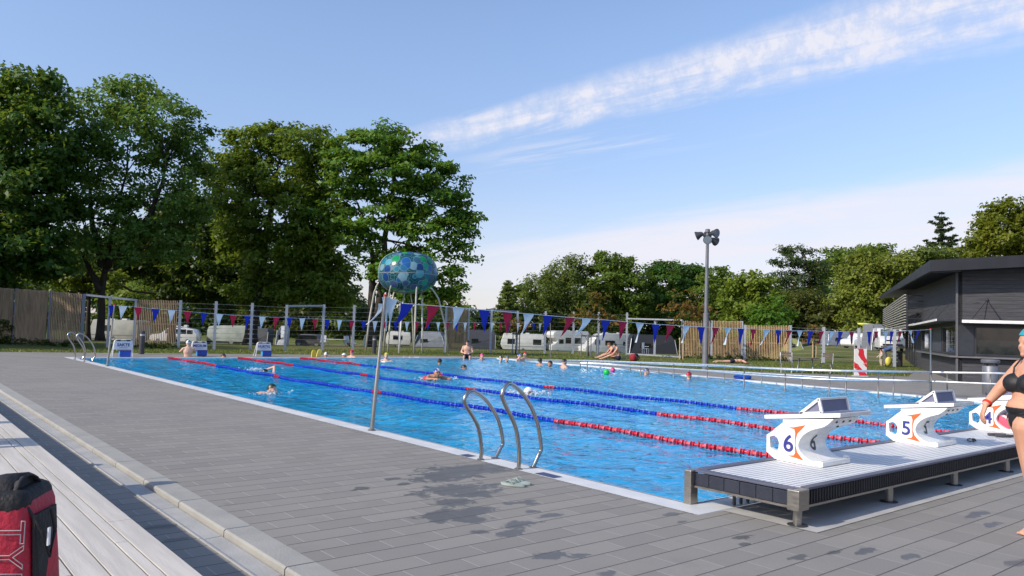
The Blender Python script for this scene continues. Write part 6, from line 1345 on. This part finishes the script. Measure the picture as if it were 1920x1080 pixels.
swim('child in a red cap and orange top at the far wall', 659, 672, .36, azc(659)+150, cap='r', skin=SK1, suit=ORSW)
swim('swimmer in a yellow cap holding the white kickboard', 724, 677, .34, azc(724), 'hold', cap='y', skin=SK3, suit=mat('pale swimwear', (.6, .55, .5), .7))
swim('dark haired swimmer with only the head out, beyond the blue rope from the sculpture', 824, 682, .20, azc(824)+160, hair=HAIRD, skin=SK2)
swim('swimmer in a white and blue cap and red swimsuit pushing towards the camera', 818, 713, .33, azc(818)+25, 'breast', cap='w', cap2=('b', 1), skin=SK2, suit=REDSW, goggles=True, voxel=.013, head=(0, 0))
swim('swimmer in a green cap low in the water behind the red swimsuit swimmer', 869, 691, .14, RGT-15, 'breast', cap='k', cap2=('l', -1), skin=SK2)
swim('swimmer in a white cap with red print beside the big ladder hoop', 989, 739, .16, RGT+10, 'breast', cap='w', cap2=('r', -1), skin=SK2, suit=REDSW, voxel=.013)
q = P(752, 762, -.30); person('swimmer gliding under water in the lane beside the ladder', q, RGT+175, 'glide', SK2, 'k', trunks=NAVYC, voxel=.016, z0=.06, group=SW)
q = P(878, 671.5, 0); person('bare-chested man sitting on the far pool edge before the narrow timber panel', V((q.x, q.y+.1, .0)), azc(878), 'sit_edge', SK1, hair=HAIRD, trunks=NAVYC, fat=1.15, head=(0, -25), voxel=.018)
swim('child in a magenta cap and pink armbands by the far pool corner', 903, 675, .30, azc(903)+30, 'hold', cap='p', skin=SK1, suit=mat('pink swimwear', (.72, .12, .30), .6))
swim('bather in a black and white cap in the pool corner, first of the chatting row', 939, 679, .26, azc(939), cap='k', cap2=('w', 1), skin=SK3)
swim('bather in a slate grey cap beside the black and white cap', 950, 678, .25, azc(950)+30, cap='s', skin=SK1)
swim('bather in a white and navy cap at the handrail start, below the thin sapling', 973, 677, .36, azc(973)+50, cap='w', cap2=('b', 1), skin=SK3)
swim('bather in a red cap facing the camera near the far flag pole', 984, 677, .42, azc(984), cap='r', skin=SK3)
swim('dark haired bare-shouldered bather leaning at the handrail under the motorhomes', 1012, 685, .30, azc(1012)+150, hair=HAIRD, skin=SK2)
swim('bather in a dark cap beside the bare-shouldered one, face to the camera', 1032, 689, .26, azc(1032)-40, hair=HAIRD, skin=SK2)
swim('bather in a black cap with a white side alone at the handrail post', 1057, 690, .36, azc(1057)+120, cap='k', cap2=('w', -1), skin=SK1)
swim('swimmer in a blue cap reaching an arm towards the ramp rail', 1211, 703, .24, RGT-15, 'hold', cap='b', cap2=('s', 1), skin=SK1)
swim('swimmer in a red cap hanging from the ramp rail with both arms', 1291, 711, .24, RGT+40, 'hold', cap='r', skin=SK1)
q = P(1160, 676, .0); person('bare-backed sunbather sitting bowed over on the picnic blanket', V((q.x, q.y, .015)), RGT+165, 'sit_ground', SK1, hair=HAIRD, trunks=NAVYC, head=(0, -20), voxel=.018)
q = P(1149, 673.5, .0); person('long haired sunbather with stretched legs on the picnic blanket', V((q.x, q.y, .015)), RGT+190, 'sit_ground', SK1, hair=HAIRB, suit=REDSW, head=(0, -30), voxel=.018)
q = P(1372, 682, .0); person('man in dark trunks lying face down on the lawn behind the handrail', V((q.x, q.y, .02)), RGT+12, 'lie', SK1, hair=HAIRD, trunks=NAVYC, voxel=.018)
q = P(1659, 687, -.01); person('adult in a blue jacket bending down outside the fence by the white van', V((q.x, q.y, 0)), RGT-20, 'bend', SK1, hair=HAIRB, clothes=(mat('blue jacket', (.05, .09, .22), .8), mat('grey trousers', (.12, .12, .13), .8)), voxel=.02)
q = P(1652, 687.5, -.01); person('small child in pale clothes standing by the bending adult', V((q.x, q.y, 0)), RGT+180, 'stand', SK1, hair=HAIRB, clothes=(mat('pale jacket', (.5, .42, .36), .8), mat('pale trousers', (.45, .40, .34), .8)), scale=.55, voxel=.02)
q = P(1666, 688, 0); o = B().sph((q.x, q.y, .30), (.24, .16, .26)).out('bag', mat('yellow bag cloth', (.62, .55, .10), .8, 0, .2, 8), None, smooth='all'); tag(o, 'round yellow bag beside the bending adult', 'bag')
person('sitting bather on the timber bench whose shadow falls over the kerb', V((-5.0, 3.05, .40)), 180, 'sit_ground', SK1, hair=HAIRB, trunks=NAVYC, voxel=.022)
person('second sitting bather further along the timber bench', V((-5.35, 4.5, .40)), 180, 'sit_ground', SK1, hair=HAIRD, trunks=NAVYC, voxel=.022)

# the woman walking into the picture
gw = T(1946, 1003, 5.90); gw.z = 0; Fv, Sv = -r0, -V((math.sin(YAW), math.cos(YAW), 0))
t = thing('person', 'woman in black bikini and teal swim cap walking beside the starting platform', 'person', gw)
w_ = lambda a, b_, c_: Fv*a+Sv*b_+V((0, 0, c_))
wr = M((Fv, Sv, V((0, 0, 1)))).transposed(); E_ = lambda p_, r_: ('e', w_(*p_), r_, wr); C_ = lambda a, ra, c_, rc_: ('c', w_(*a), ra, w_(*c_), rc_)

pr = [E_((.02, 0, 1.17), (.125, .165, .15)), E_((.03, 0, 1.02), (.135, .160, .12)), E_((.098, 0, .945), (.112, .150, .090)), E_((.035, 0, .84), (.165, .18, .13)), E_((-.060, .085, .83), (.115, .095, .115)), E_((-.060, -.085, .83), (.115, .095, .115)),
      E_((.100, .078, 1.125), (.088, .088, .078)), E_((.112, -.075, 1.125), (.088, .088, .078)), E_((.09, 0, 1.12), (.07, .09, .06)), C_((0, .18, 1.25), .062, (0, -.18, 1.25), .062), C_((.0, .12, 1.275), .05, (0, 0, 1.34), .05), C_((.0, -.12, 1.275), .05, (0, 0, 1.34), .05), C_((.0, 0, 1.26), .062, (.035, 0, 1.385), .056),
      E_((0.030, 0, 1.458), (.098, .078, .100)), E_((0.070, 0, 1.395), (.058, .060, .060)), C_((0.118, 0, 1.440), .010, (0.130, 0, 1.416), .0135), E_((0.114, 0, 1.384), (.014, .024, .0085)), E_((0.108, 0, 1.352), (.020, .024, .018)), E_((0.076, .038, 1.408), (.042, .030, .040)), E_((0.076, -.038, 1.408), (.042, .030, .040)), C_((0.110, -.03, 1.462), .014, (.110, .03, 1.462), .014), E_((0.050, 0, 1.345), (.05, .05, .035)), E_((0.025, .078, 1.43), (.020, .012, .030)), E_((0.025, -.078, 1.43), (.020, .012, .030)),
      C_((.01, -.18, 1.235), .064, (.142, -.235, 1.065), .048), C_((.142, -.235, 1.065), .047, (.270, -.205, .945), .029),
      C_((-.01, .20, 1.235), .066, (-.12, .30, 1.01), .052), C_((-.12, .30, 1.01), .050, (-.13, .31, .78), .031),
      C_((.115, .095, .80), .125, (.095, .09, .49), .078), C_((.095, .09, .49), .076, (.07, .09, .36), .074), C_((.07, .09, .36), .072, (.06, .09, .09), .040), C_((.035, .09, .045), .040, (.15, .095, .03), .029), C_((.15, .095, .028), .029, (.19, .10, .018), .018),
      C_((-.0, -.095, .80), .128, (-.10, -.09, .48), .078), C_((-.10, -.09, .48), .074, (-.36, -.09, .26), .045), C_((-.36, -.09, .26), .04, (-.36, -.09, .12), .028)]
for i in range(5): pr.append(C_((.165, .075+.013*i, .020), .011, (.207-.006*i, .078+.0145*i, .012), .0095))
pr += hand_prims(w_(.270, -.205, .945), w_(.40, .10, -.92), w_(-.75, .25, -.35), 1.0, .0095, .38)
hd_ = w_(-.02, -.03, -.99); pr += hand_prims(w_(-.13, .31, .78), hd_, w_(.6, -.3, 0), 1.0, .0095, .3)
bo = fuse('body', pr, .0065, skinmat('sun-warmed skin', (.56, .31, .205)), t, 6)
loc = lambda c_: (c_.dot(Fv), c_.dot(Sv), c_.z)
def ptop(c_):
    a, b_, z = loc(c_); return abs(b_) < .176 and a > -.2 and 1.062 < z < 1.172+.045*(1-min(1, abs(abs(b_)-.08)/.08))*(a > .08) and a < .26 and not (b_ < -.145 and a > .10)
def pbot(c_):
    a, b_, z = loc(c_); return z < .945 and not (b_ > .13 and a < -.11 and b_-.13 > (-.11-a)*-.2) and z > .735+.95*max(0, a-.05)*min(1, abs(b_)/.05) and (abs(b_) < .24) and z > .70
cloth('bikini_top', bo, ptop, .006, BLKSW, t); cloth('bikini_bottom', bo, pbot, .005, BLKSW, t)
for sd in (1, -1): B().tube([w_(.130, sd*.085, 1.185), w_(.115, sd*.095, 1.25), w_(.055, sd*.105, 1.315), w_(-.01, sd*.105, 1.328), w_(-.075, sd*.10, 1.29), w_(-.125, sd*.09, 1.16)], .0075, 6).out('strap', BLKSW, t)
bm = bmesh.new(); bmesh.ops.create_uvsphere(bm, u_segments=28, v_segments=18, radius=1, matrix=M.Diagonal((.107, .087, .112, 1)))
bmesh.ops.delete(bm, geom=[v for v in bm.verts if v.co.z < -.028+.062*max(-.35, v.co.x/.1)], context='VERTS'); bm.transform(M.Translation(w_(.027, 0, 1.463)) @ wr.to_4x4())
me = bpy.data.meshes.new('swim_cap'); bm.to_mesh(me); bm.free(); me.polygons.foreach_set('use_smooth', [True]*len(me.polygons)); link('swim_cap', me, CAPS['t'], t)
b = B()
for sd in (1, -1): b.sph(w_(.113, sd*.032, 1.441), (.010, .013, .007), wr, 10, 8)
b.out('eyes', HAIRD, t, smooth='all')
b = B(); c_ = w_(.257, -.207, .958); ax = w_(.12, .03, -.12).normalized(); b.lathe([(.034, -.009), (.037, -.007), (.037, .007), (.034, .009)], c_, 18, axis=ax); b.out('wristband', mat('red silicone', (.65, .04, .02), .4), t, smooth=True)

# broken white water round the moving swimmers
pts = []
for px, py, n, sx_, sy_ in ((478, 694, 60, .5, .25), (508, 739, 30, .45, .2), (820, 712, 80, .7, .3), (975, 738, 70, .6, .3), (775, 672, 50, .6, .3), (1150, 703, 20, .3, .2), (1010, 740, 40, .5, .25)):
    q = P(px, py, WL)
    for _ in range(n): pts.append((q.x+rnd.gauss(0, sx_*.5), q.y+rnd.gauss(0, sy_*.5), WL+abs(rnd.gauss(.02, .022))))
pts = np.array(pts); o = quads('water_splash', leaves(pts, np.tile([0, 0, 1.], (len(pts), 1)), .030, 5, .035, .5, .4), mat('foam white', (.80, .84, .87), .5)); tag(o, 'white splashes of broken water round the moving swimmers', 'splash', kind='stuff')
